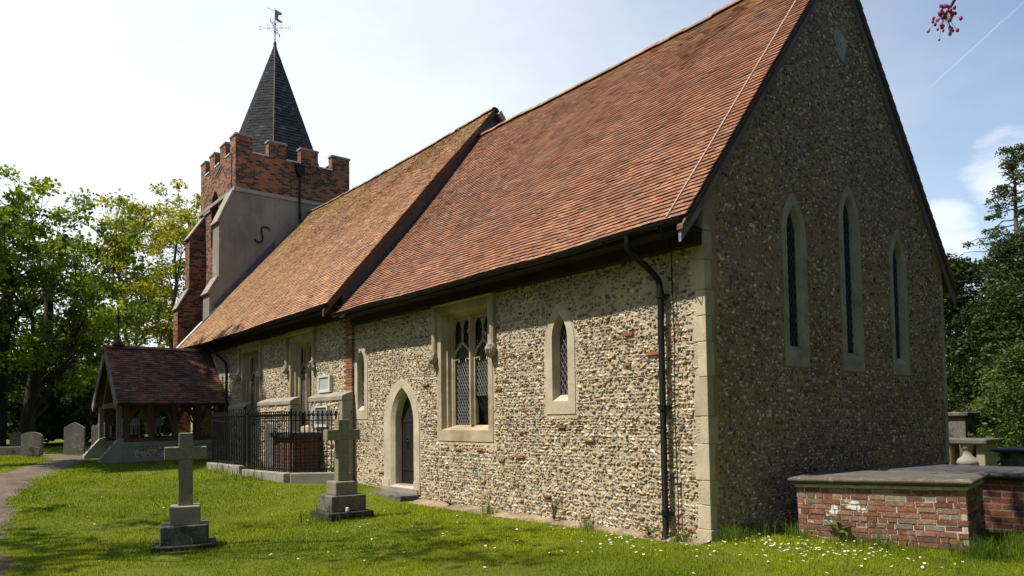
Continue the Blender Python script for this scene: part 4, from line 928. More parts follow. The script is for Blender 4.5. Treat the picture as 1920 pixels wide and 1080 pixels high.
# ------------------------------------------------------------------ chest tombs east of the chancel
def ledger(L, D, h, ov, mat, parent, name='lid'):
    q = MB(); pr = [(-.02, 0), (ov*.4, .015), (ov, .042), (ov*1.05, .068), (ov*.8, .082), (ov*.35, .094)]
    lo = None; vs = []; f = []
    for k, (o, z) in enumerate(pr): vs += [(-o, -o, h+z), (L+o, -o, h+z), (L+o, D+o, h+z), (-o, D+o, h+z)]
    for k in range(len(pr)-1):
        for i in range(4): f.append((k*4+i, k*4+(i+1) % 4, k*4+4+(i+1) % 4, k*4+4+i))
    f.append(tuple(range(len(pr)*4-4, len(pr)*4))); f.append((3, 2, 1, 0)); q.add(vs, f); return q.build(name, mat, parent, bevel=.008)
BC = [(.22, .085, .052), (.19, .078, .05), (.155, .068, .05), (.24, .11, .07), (.12, .065, .052), (.25, .16, .105), (.20, .10, .072), (.20, .16, .125)]
t = thing('chest_tomb', 'red brick chest tomb with white lichen patches and grey slab lid beside the gable', 'tomb', (.60, 1.02, .06), (0, R_(-1.6), R_(11)))
q, mmb = MB(), MB(); L, D, H = 1.84, 1.25, .66
mmb.box(.05, L-.05, .05, D-.05, -.15, H)
brick_face(q, mmb, (0, 0, -.1), (1, 0, 0), (0, 0, 1), (0, -1, 0), L, H+.06, cols=BC)
brick_face(q, mmb, (L, 0, -.1), (0, 1, 0), (0, 0, 1), (1, 0, 0), D, H+.06, cols=BC)
brick_face(q, mmb, (0, D, -.1), (0, -1, 0), (0, 0, 1), (-1, 0, 0), D, H+.06, cols=BC)
brick_face(q, mmb, (L, D, -.1), (-1, 0, 0), (0, 0, 1), (0, 1, 0), L, H+.06, cols=BC)
body = q.build('brick_body', m_brickattr, t); mmb.box(-.02, L+.02, -.02, D+.02, H-.035, H+.004); mmb.build('mortar_bed', m_lime, body)
ledger(L, D, H, .085, m_slab, t)
t = thing('chest_tomb', 'low brick chest tomb with a dark slab, in shade behind the lichened one', 'tomb', (.95, 2.95, .03), (0, 0, R_(8)))
q = MB(); q.box(0, 2.0, 0, 1.3, -.1, .70); q.build('brick_body', m_brick, t); ledger(2.0, 1.3, .70, .10, m_slab_dk, t)
t = thing('table_tomb', 'stone table tomb on bulbous baluster legs behind the gable', 'tomb', (-2.4, 13.0, 0))
q = MB(); q.box(-.75, 1.32, -.12, 1.0, .80, .93); q.build('lid', m_slab, t, bevel=.03)
for (x, y) in ((.82, .08), (.82, .75), (-.5, .75)):
    q = MB(); q.lathe([(.16, .1), (.16, .16), (.12, .2), (.23, .26), (.26, .34), (.22, .42), (.12, .50), (.10, .66), (.15, .70), (.15, .74), (.17, .80)], (x, y, 0), 16); q.build('baluster', m_stone_dk, t)
q = MB(); q.box(.28, .46, -.05, .6, .0, .80); q.build('end_slab', m_stone, t, bevel=.02)
q = MB(); q.box(1.02, 1.22, .05, .9, .0, .80); q.build('end_slab', m_stone_dk, t, bevel=.02)
q = MB(); q.box(-.7, 1.26, -.06, .95, -.1, .1); q.build('base', m_stone_dk, t, bevel=.02)
t = thing('pedestal_tomb', 'tall mossy pedestal monument behind the table tomb, under the yews', 'tomb', (-2.85, 15.2, 0))
q = MB(); q.box(-.3, .52, 0, .8, 0, 1.5); q.build('pedestal', m_base, t, bevel=.02); q = MB(); q.box(-.4, .62, -.1, .9, 1.5, 1.62); q.build('cornice', m_base, t, bevel=.03)
t = thing('chest_tomb', 'dark stone chest tomb with moulded lid at the right edge', 'tomb', (.60, 8.3, 0))
q = MB(); q.box(0, 1.7, 0, .9, -.1, .82); q.box(.08, .85, -.015, .0, .3, .74); q.build('stone_body', m_base, t, bevel=.015); ledger(1.7, .9, .82, .13, m_slab_dk, t)
# ------------------------------------------------------------------ ground, path, grass
CAM = np.array([5.4923, -7.6017, 1.6]); FW = np.array([-.7611, .6166]) ; FW = np.array([-.77612, .6287]); RT = np.array([.6289, .77738])
def grid_obj(name, mat, xs, ys, dz=0., kind='structure', fz=None):
    X, Y = np.meshgrid(xs, ys, indexing='ij'); Z = GZ(X, Y)+dz
    if fz is not None: Z = Z+fz(X, Y)
    nx, ny = X.shape; i, j = np.meshgrid(np.arange(nx-1), np.arange(ny-1), indexing='ij')
    f = np.stack([i*ny+j, (i+1)*ny+j, (i+1)*ny+j+1, i*ny+j+1], -1).reshape(-1, 4)
    q = MB(); q.add(np.stack([X, Y, Z], -1).reshape(-1, 3), f, smooth=True); o = q.build(name, mat); o['kind'] = kind; return o
m_ground = M('lawn_earth', (.10, .125, .012), var=.35, vs=.9, fine=.4, fs=30, rough=.95, spec=.1, bump=.9, bs=35, bd=.03, layers=[((.11, .13, .02), .35, .45, .65, .6), ((.10, .085, .05), 2.2, .66, .75, .5)])
xs = np.concatenate([[-600, -300, -150, -90, -60], np.arange(-45, 12, .5), [15, 25, 45, 90, 200, 500]]); ys = np.concatenate([[-500, -200, -90, -50, -30], np.arange(-20, 26, .5), [32, 45, 70, 120, 250, 600]])
grid_obj('ground', m_ground, xs, ys)
# worn earth path to the porch, its edges broken
pc = np.array([(-1.5, -8.3, .95), (-4.0, -7.72, .92), (-6.2, -7.45, .70), (-8.5, -7.15, .64), (-11.5, -6.85, .58), (-14.8, -6.15, .56), (-18, -5.0, .54), (-21.0, -4.05, .56), (-23, -3.9, .6), (-26, -4.4, .55)])
tt = np.linspace(0, 1, 150); ti = np.linspace(0, 1, len(pc)); px_, py_, pw_ = (np.interp(tt, ti, pc[:, k]) for k in range(3))
ker = np.ones(15)/15
px_, py_ = (np.convolve(np.pad(a, 7, 'edge'), ker, 'valid') for a in (px_, py_))
tg = np.stack([np.gradient(px_), np.gradient(py_)], 1); tg /= np.linalg.norm(tg, axis=1)[:, None]; nrm = np.stack([-tg[:, 1], tg[:, 0]], 1)
e0, e1 = (pw_*(1+.22*lowfreq(tt*40, tt*0, .8, k)+.10*rng.normal(size=150)) for k in (1, 2))
vs = []; 
for s in np.linspace(-1, 1, 9):
    w = np.where(s < 0, e0, e1)*s; x = px_+nrm[:, 0]*w; y = py_+nrm[:, 1]*w
    vs.append(np.stack([x, y, GZ(x, y)+.012-.010*abs(s)**3], 1))
A = np.stack(vs, 1); i, j = np.meshgrid(np.arange(149), np.arange(8), indexing='ij')
q = MB(); q.add(A.reshape(-1, 3), np.stack([i*9+j, i*9+j+1, (i+1)*9+j+1, (i+1)*9+j], -1).reshape(-1, 4), smooth=True)
m_path = M('trodden_path', (.115, .088, .066), var=.3, vs=1.5, fine=.4, fs=40, rough=.95, bump=.9, bs=40, bd=.02, layers=[((.22, .17, .115), 1.3, .5, .64, .8), ((.07, .055, .05), 3, .58, .7, .6)])
q.build('path', m_path)['kind'] = 'structure'
def on_path(x, y):
    d = np.full(len(x), 9.)
    for k in range(0, 150, 3): d = np.minimum(d, np.hypot(x-px_[k], y-py_[k])-(pw_[k]*.92))
    return d
# bare earth strip along the wall foot
q = MB(); xs = np.linspace(-6.7, .02, 60); w = .22+.10*lowfreq(xs, xs*0, 1.6, 9)+rng.normal(0, .03, 60); a = np.stack([xs, -.0*xs+.03, GZ(xs)+.05], 1); b = np.stack([xs, -np.abs(w)*.5, GZ(xs)+.035+rng.normal(0, .008, 60)], 1); c = np.stack([xs, -np.abs(w)-.10, GZ(xs)+.002], 1)
q.add(np.vstack([a, b, c]), [(k*60+i, (k+1)*60+i, (k+1)*60+i+1, k*60+i+1) for k in (0, 1) for i in range(59)], smooth=True)
m_earth = M('bare_earth', (.30, .23, .15), var=.3, vs=3, fine=.4, fs=40, bump=.9, bs=30, bd=.03, layers=[((.13, .095, .06), 2.5, .5, .62, .7)])
q.build('earth_strip', m_earth)['kind'] = 'structure'
def blocked(x, y):
    b = (y > -.20-.16*(lowfreq(x, x*0, 2, 9) > .2)) & (y < 9) & (x < .06) & (x > -6.8)
    b |= (y > -.10) & (y < 9) & (x < 0) & (x > -23)
    b |= on_path(x, y) < .05*rng.normal(size=len(x))
    for (a, c, d, e) in ((-22, -18.4, -3.6, 0), (-8.5, -6.8, -.52, 0), (-12.6, -9.6, -1.25, 0)): b |= (x > a) & (x < c) & (y > d) & (y < e)
    for cx, cy, r in ((-4.5, -4.98, .33), (-5.64, -2.24, .38)): b |= np.hypot(x-cx, y-cy) < r
    a = R_(11); u = (x-.6)*math.cos(a)+(y-1.02)*math.sin(a); v = -(x-.6)*math.sin(a)+(y-1.02)*math.cos(a)
    return b | ((u > 0) & (u < 1.84) & (v > .02) & (v < 1.2))
def blades(name, N, d0, d1, h0, h1, w0, seed, tanl=1.12, pwr=1.0, region=None, colr=None):
    r = np.random.default_rng(seed)
    d = d0*(d1/d0)**(r.random(N)**pwr); s = r.uniform(-tanl, tanl, N)
    P = CAM[:2]+d[:, None]*(FW+s[:, None]*RT)
    x, y = P[:, 0], P[:, 1]
    if region is not None: x, y = region(r, N); d = (x-CAM[0])*FW[0]+(y-CAM[1])*FW[1]
    ok = ~blocked(x, y) & ~((lowfreq(x, y, 1.5, 61)+.5*lowfreq(x, y, 5, 62) > 1.25) & (r.random(len(x)) < .7)); x, y, d = x[ok], y[ok], d[ok]; n = len(x)
    cl = .5+.5*np.clip(lowfreq(x, y, 2.2, 31)*.5+lowfreq(x, y, 7., 32)*.5, -1, 1)
    h = r.uniform(h0, h1, n)*(.65+.7*cl)*np.clip(d/9, 1, 1.7)**.3; w = w0*np.clip(d/8, .8, 4)*r.uniform(.6, 1.3, n)
    a = r.uniform(0, 2*math.pi, n); le = r.normal(0, .55, n)*h; b = r.uniform(0, 2*math.pi, n)
    z = GZ(x, y)-.004; ca, sa = np.cos(a)*w, np.sin(a)*w; lx, ly = np.cos(b)*le, np.sin(b)*le
    v = np.stack([np.stack([x-ca, y-sa, z], 1), np.stack([x+ca, y+sa, z], 1), np.stack([x+ca*.6+lx*.4, y+sa*.6+ly*.4, z+h*.62], 1), np.stack([x+lx, y+ly, z+h*np.clip(1-.25*np.abs(le/h), .4, 1)], 1), np.stack([x-ca*.6+lx*.4, y-sa*.6+ly*.4, z+h*.62], 1)], 1)
    t = np.clip(.45+.35*lowfreq(x, y, .8, 41)+.25*lowfreq(x, y, 3.1, 43)+r.normal(0, .28, n), 0, 1)[:, None]
    c = np.array(colr[0])*(1-t)+np.array(colr[1])*t; c = c*r.uniform(.75, 1.25, (n, 1)); dry = r.random(n) < .04+.12*np.clip(lowfreq(x, y, 1.7, 47)-.7, 0, 1); c[dry] = np.array([.26, .21, .08])*r.uniform(.7, 1.1, (dry.sum(), 1))
    q = MB(); f = np.array([(0, 1, 2, 4)]); g = np.array([(4, 2, 3)]); o = (np.arange(n)*5)[:, None, None]
    q.add(v.reshape(-1, 3), (f[None]+o).reshape(-1, 4), np.repeat(c[:, None], 5, 1).reshape(-1, 3)); q.f.append((g[None]+o).reshape(-1, 3)); q.sm.append(False)
    return q.build(name, m_blade)
GC = ((.12, .205, .006), (.36, .41, .012))
g = blades('lawn_grass', 560000, 5.6, 28, .022, .05, .0035, 5, colr=GC, pwr=.9); tag(g, 'mown green lawn grass of the churchyard', 'grass', kind='stuff')
# long tufts in the corners the mower misses
TF = [(.12, .20, .2, .45, 200), (.10, .75, .2, .3, 220), (2.65, 1.15, .25, .5, 420), (2.95, 1.8, .45, .5, 500), (2.45, 2.2, .2, .5, 200), (-4.25, -5.35, .42, .12, 90), (-5.4, -2.75, .45, .12, 90), (-.35, -.18, .12, .2, 90), (.62, .95, .15, .22, 120), (1.5, 1.05, .5, .18, 260), (-1.9, -.25, .10, .16, 50), (-4.2, -.28, .1, .14, 50), (-11.5, -1.15, .8, .25, 250), (-13.6, -1.2, .8, .28, 250)]
def tuft(r, N):
    k = r.choice(len(TF), N, p=np.array([t[4] for t in TF])/sum(t[4] for t in TF)); a = np.array(TF)[k]
    return a[:, 0]+r.normal(0, 1, N)*a[:, 2]*.6, a[:, 1]+r.normal(0, 1, N)*a[:, 2]*.6
_b = blocked; blocked = lambda x, y: np.zeros(len(x), bool)
g = blades('long_grass', 4300, 6, 20, .06, .27, .0035, 8, colr=((.05, .11, .014), (.12, .19, .02)), region=tuft); tag(g, 'long unmown grass tufts by walls and tombs', 'grass', kind='stuff')
blocked = _b
# daisies
def daisy_mesh(col=(.93, .93, .92), mid=(.65, .42, .02), r=.0135):
    q = MB(); n = 10; v = [(0, 0, .006)]
    for k in range(n*2): a = k*math.pi/n; rr = r*(1.0 if k % 2 == 0 else .72); v.append((rr*math.cos(a), rr*math.sin(a), .004+.002*(k % 2)))
    q.add(v, [(0, k+1, (k+1) % (2*n)+1) for k in range(2*n)], col); q.lathe([(r*.36, .006), (r*.25, .010), (0, .011)], (0, 0, 0), 7, mid); q.tube([(0, 0, -.05), (.002, 0, .004)], .0012, 3, (.1, .17, .03)); return q
def scat(r):
    c = r.random()
    if c < .52: return r.normal(1.2, .75), r.normal(.12, .36)
    if c < .78: return r.normal(-.6, .9), r.normal(-.75, .38)
    if c < .88: return r.normal(-3.6, 1.3), r.normal(-2.6, .8)
    return CAM[0]+(d := r.uniform(6.8, 15))*(FW[0]+(s := r.uniform(-.7, .6))*RT[0]), CAM[1]+d*(FW[1]+s*RT[1])
r = np.random.default_rng(12); D0 = None; cnt = 0
while cnt < 285:
    x, y = scat(r)
    if blocked(np.array([x]), np.array([y]))[0]: continue
    if D0 is None: o = D0 = daisy_mesh().build('daisy', m_petal)
    else: o = D0.copy(); COL.objects.link(o)
    o.location = (x, y, gz(x, y)+r.uniform(.035, .05)); k = r.uniform(.8, 1.35); o.scale = (k, k, 1); o.rotation_euler = (r.normal(.15, .2), r.normal(0, .2), r.uniform(0, 6)); cnt += 1
    tag(o, 'small white daisy open in the short lawn grass', 'daisy', 'daisies scattered over the lawn')
q0 = None
for x, y in ((-4.2, -3.4), (-4.4, -2.5), (-3.3, -2.2), (-6.9, -6.0), (-5.1, -6.3), (-3.9, -6.05), (-2.9, -2.0)):
    if q0 is None: o = q0 = daisy_mesh((.55, .36, .01), (.5, .3, .01), .016).build('dandelion', m_petal)
    else: o = q0.copy(); COL.objects.link(o)
    o.location = (x, y, gz(x, y)+.045); tag(o, 'yellow dandelion flower low in the lawn', 'dandelion', 'dandelions in the lawn')
def weed(name, label, P, n, size, spread, col, hgt, seed, mat):
    r = np.random.default_rng(seed); t = thing(name, label, 'weed', P); st, lf = MB(), MB()
    for k in range(n):
        a = r.uniform(0, 6.28); e = np.array([math.cos(a)*spread*r.uniform(.3, 1), math.sin(a)*spread*r.uniform(.3, 1), hgt*r.uniform(.4, 1)])
        st.tube([np.zeros(3), e*[.4, .4, .7], e], .003, 4, (.10, .12, .04)); s = size*r.uniform(.6, 1.1); b = r.uniform(0, 6.28)
        u = np.array([math.cos(b), math.sin(b), r.normal(0, .3)])*s; w = np.array([-math.sin(b), math.cos(b), r.normal(0, .3)])*s
        lf.add([e-u*.1, e+u*.3-w*.5, e+u*.75-w*.35, e+u, e+u*.75+w*.35, e+u*.3+w*.5], [(0, 1, 2, 3), (0, 3, 4, 5)], np.array(col)*r.uniform(.7, 1.3))
    st.build('stem', mat, t); lf.build('leaves', m_blade, t)
weed('weed', 'leafy green weed rooted at the foot of the lichened brick tomb', (1.10, 1.08, .08), 16, .085, .16, (.10, .19, .025), .24, 3, m_blade)
weed('weed', 'dry brownish weed stems against the flint wall, left of the downpipe', (-2.75, -.13, .03), 26, .025, .16, (.20, .13, .06), .38, 4, m_blade)
weed('weed', 'low dark green weed against the flint wall near the doorway', (-5.55, -.14, .02), 22, .05, .10, (.05, .11, .02), .10, 5, m_blade)
weed('weed', 'small green weed at the foot of the black downpipe', (-.85, -.18, .03), 22, .05, .15, (.07, .13, .02), .12, 6, m_blade)

# ------------------------------------------------------------------ trees
def limb(p, q, r, sag=.0, n=6, wob=.06):
    p, q = np.array(p, float), np.array(q, float); t = np.linspace(0, 1, n)[:, None]; L = np.linalg.norm(q-p)
    m = p+(q-p)*t; m[1:-1] += r.normal(0, wob*L*.5, (n-2, 3)); m[:, 2] += sag*L*np.sin(t[:, 0]*math.pi); return m
def kmeans(P, k, r):
    c = P[r.choice(len(P), k, replace=False)]
    for _ in range(8):
        l = np.argmin(((P[:, None]-c[None])**2).sum(-1), 1)
        for i in range(k):
            if (l == i).any(): c[i] = P[l == i].mean(0)
    return l, c
def leaf_cloud(q, C, rad, per, size, r, c0, c1, flat=.7, droop=0., thin=.5):
    n = len(C)*per; k = np.repeat(np.arange(len(C)), per)
    d = r.normal(size=(n, 3)); d /= np.linalg.norm(d, axis=1)[:, None]; rr = r.random(n)**.5
    P = C[k]+d*(rad[k]*rr)[:, None]*[1, 1, flat]; P[:, 2] -= droop*rr*rad[k]
    a = r.normal(size=(n, 3)); a[:, 2] *= .6; a /= np.linalg.norm(a, axis=1)[:, None]; b = np.cross(a, r.normal(size=(n, 3))); b /= np.linalg.norm(b, axis=1)[:, None]
    s = size*r.uniform(.55, 1.25, n)[:, None]; w = s*thin
    v = np.stack([P, P+a*s*.5-b*w, P+a*s, P+a*s*.5+b*w], 1)
    cl = r.random(len(C))[k][:, None]; c = (np.array(c0)*(1-cl)+np.array(c1)*cl)*r.uniform(.7, 1.3, (n, 1))
    q.add(v.reshape(-1, 4*1, 3).reshape(-1, 3), (np.array([(0, 1, 2, 3)])[None]+(np.arange(n)*4)[:, None, None]).reshape(-1, 4), np.repeat(c[:, None], 4, 1).reshape(-1, 3))
def broad_tree(name, label, P, H, crown_c, crown_r, trunks, ncl, per, size, seed, c0, c1, bark, cat='tree', group=None, clr=(.7, 1.3), loc_scale=1., nprim=9, trunk_r=.34, hole=.35):
    r = np.random.default_rng(seed); t = thing(name, label, cat, P, (0, 0, 0), group); wd, lf = MB(), MB()
    cc, cr = np.array(crown_c, float), np.array(crown_r, float); C = []
    while len(C) < ncl:
        d = r.normal(size=3); d /= np.linalg.norm(d); rad = (hole+(1-hole)*r.random())**.6
        C.append(cc+d*rad*cr*(1+.13*math.sin(d[0]*5+seed)+.1*math.sin(d[2]*7+d[1]*4)))
    C = np.array(C); C[:, 2] = np.maximum(C[:, 2], .9)
    lab, cen = kmeans(C, nprim, r); tr = []
    for (dx, dy, lean, hh, tr_r) in trunks:
        top = np.array([dx+lean[0], dy+lean[1], hh]); m = limb((dx, dy, -.2), top, r, 0, 8, .03); wd.tube(m, np.linspace(tr_r, tr_r*.35, 8), 9); tr.append((m, tr_r))
    for i in range(nprim):
        if not (lab == i).any(): continue
        m, tr_r = min(tr, key=lambda a: np.linalg.norm(a[0][4][:2]-cen[i][:2])); f = np.clip((cen[i][2]-1.5)/max(m[-1][2], 1)*.72, .25, .98); k = int(f*7); s = m[k]
        j = limb(s, cen[i], r, .08, 7, .10); rr = tr_r*.42*(1-.5*f); wd.tube(j, np.linspace(rr, rr*.3, 7), 6)
        for c in C[lab == i]:
            a = j[r.integers(2, 7)]; wd.tube(limb(a, c, r, .05, 5, .12), np.linspace(rr*.28, .012, 5), 4, cap=False)
            for _ in range(3): wd.tube(limb(c+(a-c)*r.uniform(0, .4), c+r.normal(0, .55, 3)*clr[0], r, 0, 3, .1), np.linspace(.02, .006, 3), 3, cap=False)
    leaf_cloud(lf, C, r.uniform(clr[0], clr[1], len(C)), per, size, r, c0, c1)
    wd.build('trunk', bark, t); lf.build('crown', m_leaf, t); return t
LG0, LG1 = (.095, .155, .018), (.20, .255, .03)
LY0, LY1 = (.21, .24, .022), (.34, .32, .035)
broad_tree('broadleaf_tree', 'large leafy tree with forked dark trunks at the left, nearest the porch', (-35.5, -4.6, .55), 14, (.6, .4, 7.4), (5.2, 4.9, 5.2), [(-.6, -.5, (.8, .2), 11, .42), (1.0, .5, (.6, 1.4), 10, .34)], 300, 98, .17, 51, LG0, LG1, m_bark, clr=(.40, .90))
broad_tree('broadleaf_tree', 'dark-trunked tree cut by the left edge of the picture', (-30.3, -6.4, .5), 14, (-.5, -.8, 9.0), (3.6, 3.6, 4.2), [(0.2, .5, (.2, -.2), 11, .34)], 70, 100, .20, 52, LG0, LG1, m_bark, clr=(.5, 1.0))
broad_tree('broadleaf_tree', 'slender yellow-green tree with bare upright stems between porch and tower', (-47.5, 4.3, .6), 18, (.6, 1.0, 11.0), (5.0, 5.0, 5.8), [(-1, -1.0, (-.8, -1.2), 13, .20), (.3, .6, (.3, .6), 14, .20), (1.2, 1.4, (.8, 1.2), 12, .17)], 290, 105, .19, 53, LY0, LY1, m_barkp, clr=(.45, 1.0), hole=.4)
broad_tree('broadleaf_tree', 'green understorey tree below the yellow-green one, behind the porch roof', (-44.0, 1.2, .6), 9, (0, 0, 5.0), (4.4, 4.2, 3.4), [(0, 0, (.3, .4), 6, .2), (.8, -.6, (.8, -1), 5.5, .16)], 50, 110, .24, 54, LG0, LG1, m_barkp, clr=(.5, 1.1))
for k, (x, y, h, lab) in enumerate(((-40.5, -7.2, 5.2, 'dark shrub mass behind the leaning headstone'), (-40, -3.6, 5.8, 'dark shrub mass behind the rounded headstone'), (-40.5, .1, 5.4, 'dark shrub mass behind the shouldered headstone by the porch'), (-42, 4.6, 5.0, 'dark shrub mass behind the porch'), (-37.5, -1.4, 3.2, 'low dark shrub behind the pointed headstone'))):
    broad_tree('shrub', lab+', under the trees', (x, y, .5), h, (0, 0, h*.40), (2.4, 2.9, h*.55), [(0, 0, (.2, .2), h*.6, .1)], 90, 160, .22, 60+k, (.035, .062, .010), (.085, .13, .02), m_bark, 'shrub', 'shrubs under the trees', clr=(.6, 1.0), hole=.05)
q = MB(); rr = np.random.default_rng(77); Cw = np.stack([rr.uniform(-95, -62, 240), rr.uniform(-45, 40, 240), rr.uniform(.5, 7.5, 240)], 1); Cw = np.vstack([Cw, np.stack([rr.uniform(-50, 45, 160), rr.uniform(48, 62, 160), rr.uniform(.4, 5.0, 160)], 1)]); leaf_cloud(q, Cw, rr.uniform(1.5, 3, 400), 110, .55, rr, (.03, .055, .012), (.06, .09, .02)); tag(q.build('woodland', m_leaf), 'far dark woodland beyond the churchyard', 'woodland', kind='stuff')
# yews and the tall conifer at the right
def yew(label, P, h, rad, seed, c0=(.018, .030, .008), c1=(.045, .062, .013), per=620, n=90, size=.15):
    r = np.random.default_rng(seed); t = thing('yew_tree', label, 'tree', P, (0, 0, 0), 'dark evergreens behind the church'); wd, lf = MB(), MB()
    z = h*r.random(n)**.85; z = np.clip(z, .7, h); prof = np.sqrt(np.clip(1-(z/h)**1.8, .03, 1))*np.clip(.65+z/h*1.5, 0, 1); a = r.uniform(0, 6.28, n); rr = rad*prof*np.sqrt(r.uniform(.35, 1, n))
    C = np.stack([rr*np.cos(a), rr*np.sin(a), z], 1); wd.tube(limb((0, 0, -.2), (0, 0, h*.95), r, 0, 8, .02), np.linspace(.26, .03, 8), 8)
    for c in C: wd.tube(limb((0, 0, max(.3, c[2]-.5)), c, r, -.05, 5, .1), np.linspace(.05, .01, 5), 4, cap=False)
    leaf_cloud(lf, C, r.uniform(.45, .95, n)*(rad/2)**.5, per, size, r, c0, c1, flat=.75, droop=.25, thin=.22); wd.build('trunk', m_bark, t); lf.build('crown', m_yew, t)
yew('dense dark yew rising just right of the gable eaves', (-4.3, 20.8, 0), 7.0, 1.9, 71)
yew('broad dark yew in front of the tall conifer', (-2.2, 19.8, 0), 5.6, 2.1, 72, (.022, .036, .009), (.055, .075, .015))
yew('dark evergreen behind the broad yew, below the conifer', (-3.6, 24.5, 0), 8.2, 2.4, 73)
yew('low bushy evergreen with light leaf tips beside the pedestal monument', (-1.0, 16.4, 0), 3.4, 1.6, 74, (.04, .07, .014), (.09, .13, .025), 260, 50, .13)
yew('evergreen at the far right edge behind the dark tomb', (.9, 19.5, 0), 5.8, 2.0, 75)
r = np.random.default_rng(80); t = thing('conifer_tree', 'tall thin conifer with sparse drooping boughs at the right edge', 'tree', (-4.0, 27.0, 0)); wd, lf = MB(), MB(); C = []
H = 12.5; tr = limb((0, 0, -.2), (-.2, .1, H), r, 0, 10, .012); wd.tube(tr, np.linspace(.24, .03, 10), 8)
for k in range(64):
    z = 4.5+(H-4.5)*(k/64)**.9; a = k*2.4+r.normal(0, .4); L = (2.7 if z < 10 else 1.6)*(1-(z-4.5)/(H-3.9))*r.uniform(.6, 1.15)+.35
    e = np.array([-.2*z/H+math.cos(a)*L, math.sin(a)*L, z+L*r.uniform(-.15, .25)]); b = limb((-.2*z/H, 0, z), e, r, .1, 6, .08); wd.tube(b, np.linspace(.04, .01, 6), 4, cap=False)
    if r.random() < .85: C += [b[5], b[4]+r.normal(0, .12, 3)] + ([b[3]] if r.random() < .5 else [])
C += [np.array([-.2, .1, H-.3*k])+r.normal(0, .12, 3) for k in range(4)]
C = np.array(C); leaf_cloud(lf, C, r.uniform(.18, .40, len(C)), 110, .085, r, (.05, .07, .022), (.085, .11, .035), flat=.55, droop=.3, thin=.4); wd.build('trunk', m_barkp, t); lf.build('crown', m_yew, t)
# trees standing outside the picture: their crowns dapple the lawn and shade the porch
broad_tree('broadleaf_tree', 'tree outside the picture whose thin crown dapples the lawn', (-8.6, -14.2, 0), 14, (0, 0, 10.5), (4.6, 3.4, 2.6), [(0, 0, (.3, .3), 11, .2)], 30, 55, .22, 91, LG0, LG1, m_bark, clr=(.5, 1.0), hole=.2)
broad_tree('broadleaf_tree', 'light-crowned tree outside the picture, behind the camera', (-5.6, -9.7, 0), 14, (.3, .3, 11.6), (3.6, 1.6, 1.6), [(0, 0, (.2, .2), 10.5, .09)], 10, 45, .17, 93, LG0, LG1, m_bark, clr=(.5, .9), hole=.2)
broad_tree('broadleaf_tree', 'tree outside the picture that shades the porch', (-21.2, -10.7, .4), 18, (0, 0, 15.6), (3.3, 2.7, 3.0), [(0, 0, (.2, .2), 16, .3)], 60, 260, .26, 92, LG0, LG1, m_bark, clr=(.7, 1.1), hole=.1)
bt = broad_tree('sky_block_tree', 'dense leafy tree of the boundary belt, outside the picture', (9.5, 3, 0), 14, (0, 0, 7.0), (3.6, 3.6, 6.8), [(0, 0, (.3, .3), 11, .3)], 90, 150, .36, 95, (.020, .028, .010), (.035, .045, .016), m_bark, group='boundary trees outside the picture', clr=(.9, 1.5), hole=.15)  # unseen belt added to block sky light; leaves darkened against green bounce
for k, (x, y, sc) in enumerate([(9.6, 8.5, 1), (8.6, 5.6, .8), (8.4, 11.4, .85), (10, 14, 1.05), (9, 20, 1.1), (11.5, -2, .95), (14, -8, 1), (13.5, 5, 1.25), (13.5, 11.5, 1.25)]+[(-46+6.2*i, -21-1.5*(i % 2), .95+.12*((i*7) % 3)) for i in range(11)]):
    o = copy_tree(bt); o.location = (x, y, 0); o.scale = (sc, sc, sc); o.rotation_euler = (0, 0, k*1.7)

# flowering cherry overhead at the right: its lowest twig hangs into the picture
t = thing('cherry_tree', 'flowering cherry twig with pink buds hanging into the top right corner', 'tree', (6.6, -1.2, 0)); r = np.random.default_rng(33)
tw = np.array([3.99, -3.27, 3.785]); L0 = np.array([6.6, -1.2, 0.]); wd = MB()
wd.tube(limb((0, 0, -.2), (-.1, -.2, 3.6), r, 0, 7, .03), np.linspace(.13, .09, 7), 9)
br = np.array([(-.1, -.2, 3.5), (-.7, -.7, 4.15), (-1.5, -1.3, 4.45), (-2.1, -1.75, 4.42), (-2.5, -2.0, 4.2), tuple(tw+[.05, .05, .12]-L0), tuple(tw-L0+[.012, .012, .03])]); wd.tube(br, [.08, .05, .03, .018, .012, .009, .007], 7)
wd.tube(limb((-.1, -.2, 3.5), (.6, .9, 5.4), r, .1, 7, .06), np.linspace(.07, .02, 7), 7); wd.tube(limb((-.1, -.2, 3.5), (1.1, -.7, 5.2), r, .1, 7, .06), np.linspace(.07, .02, 7), 7)
ov = MB(); Cv = np.array([(1.5, -1.9, 8.8), (2.5, -1.5, 8.4), (.7, -2.2, 9.4), (3.4, -1.3, 8.0), (2.0, -2.6, 9.6), (4.4, -1.2, 7.6), (5.6, -.9, 7.6), (6.8, -1.2, 7.8), (3.0, -.6, 8.9), (7.6, .1, 7.0)])-L0
for c in Cv: wd.tube(limb((.0, 0, 4.4), c, r, .08, 6, .05), np.linspace(.05, .012, 6), 5)
leaf_cloud(ov, Cv, np.full(len(Cv), .85), 420, .10, r, (.10, .055, .03), (.30, .10, .14)); ov.build('crown', m_petal, t)
wd.build('trunk', m_bark, t)
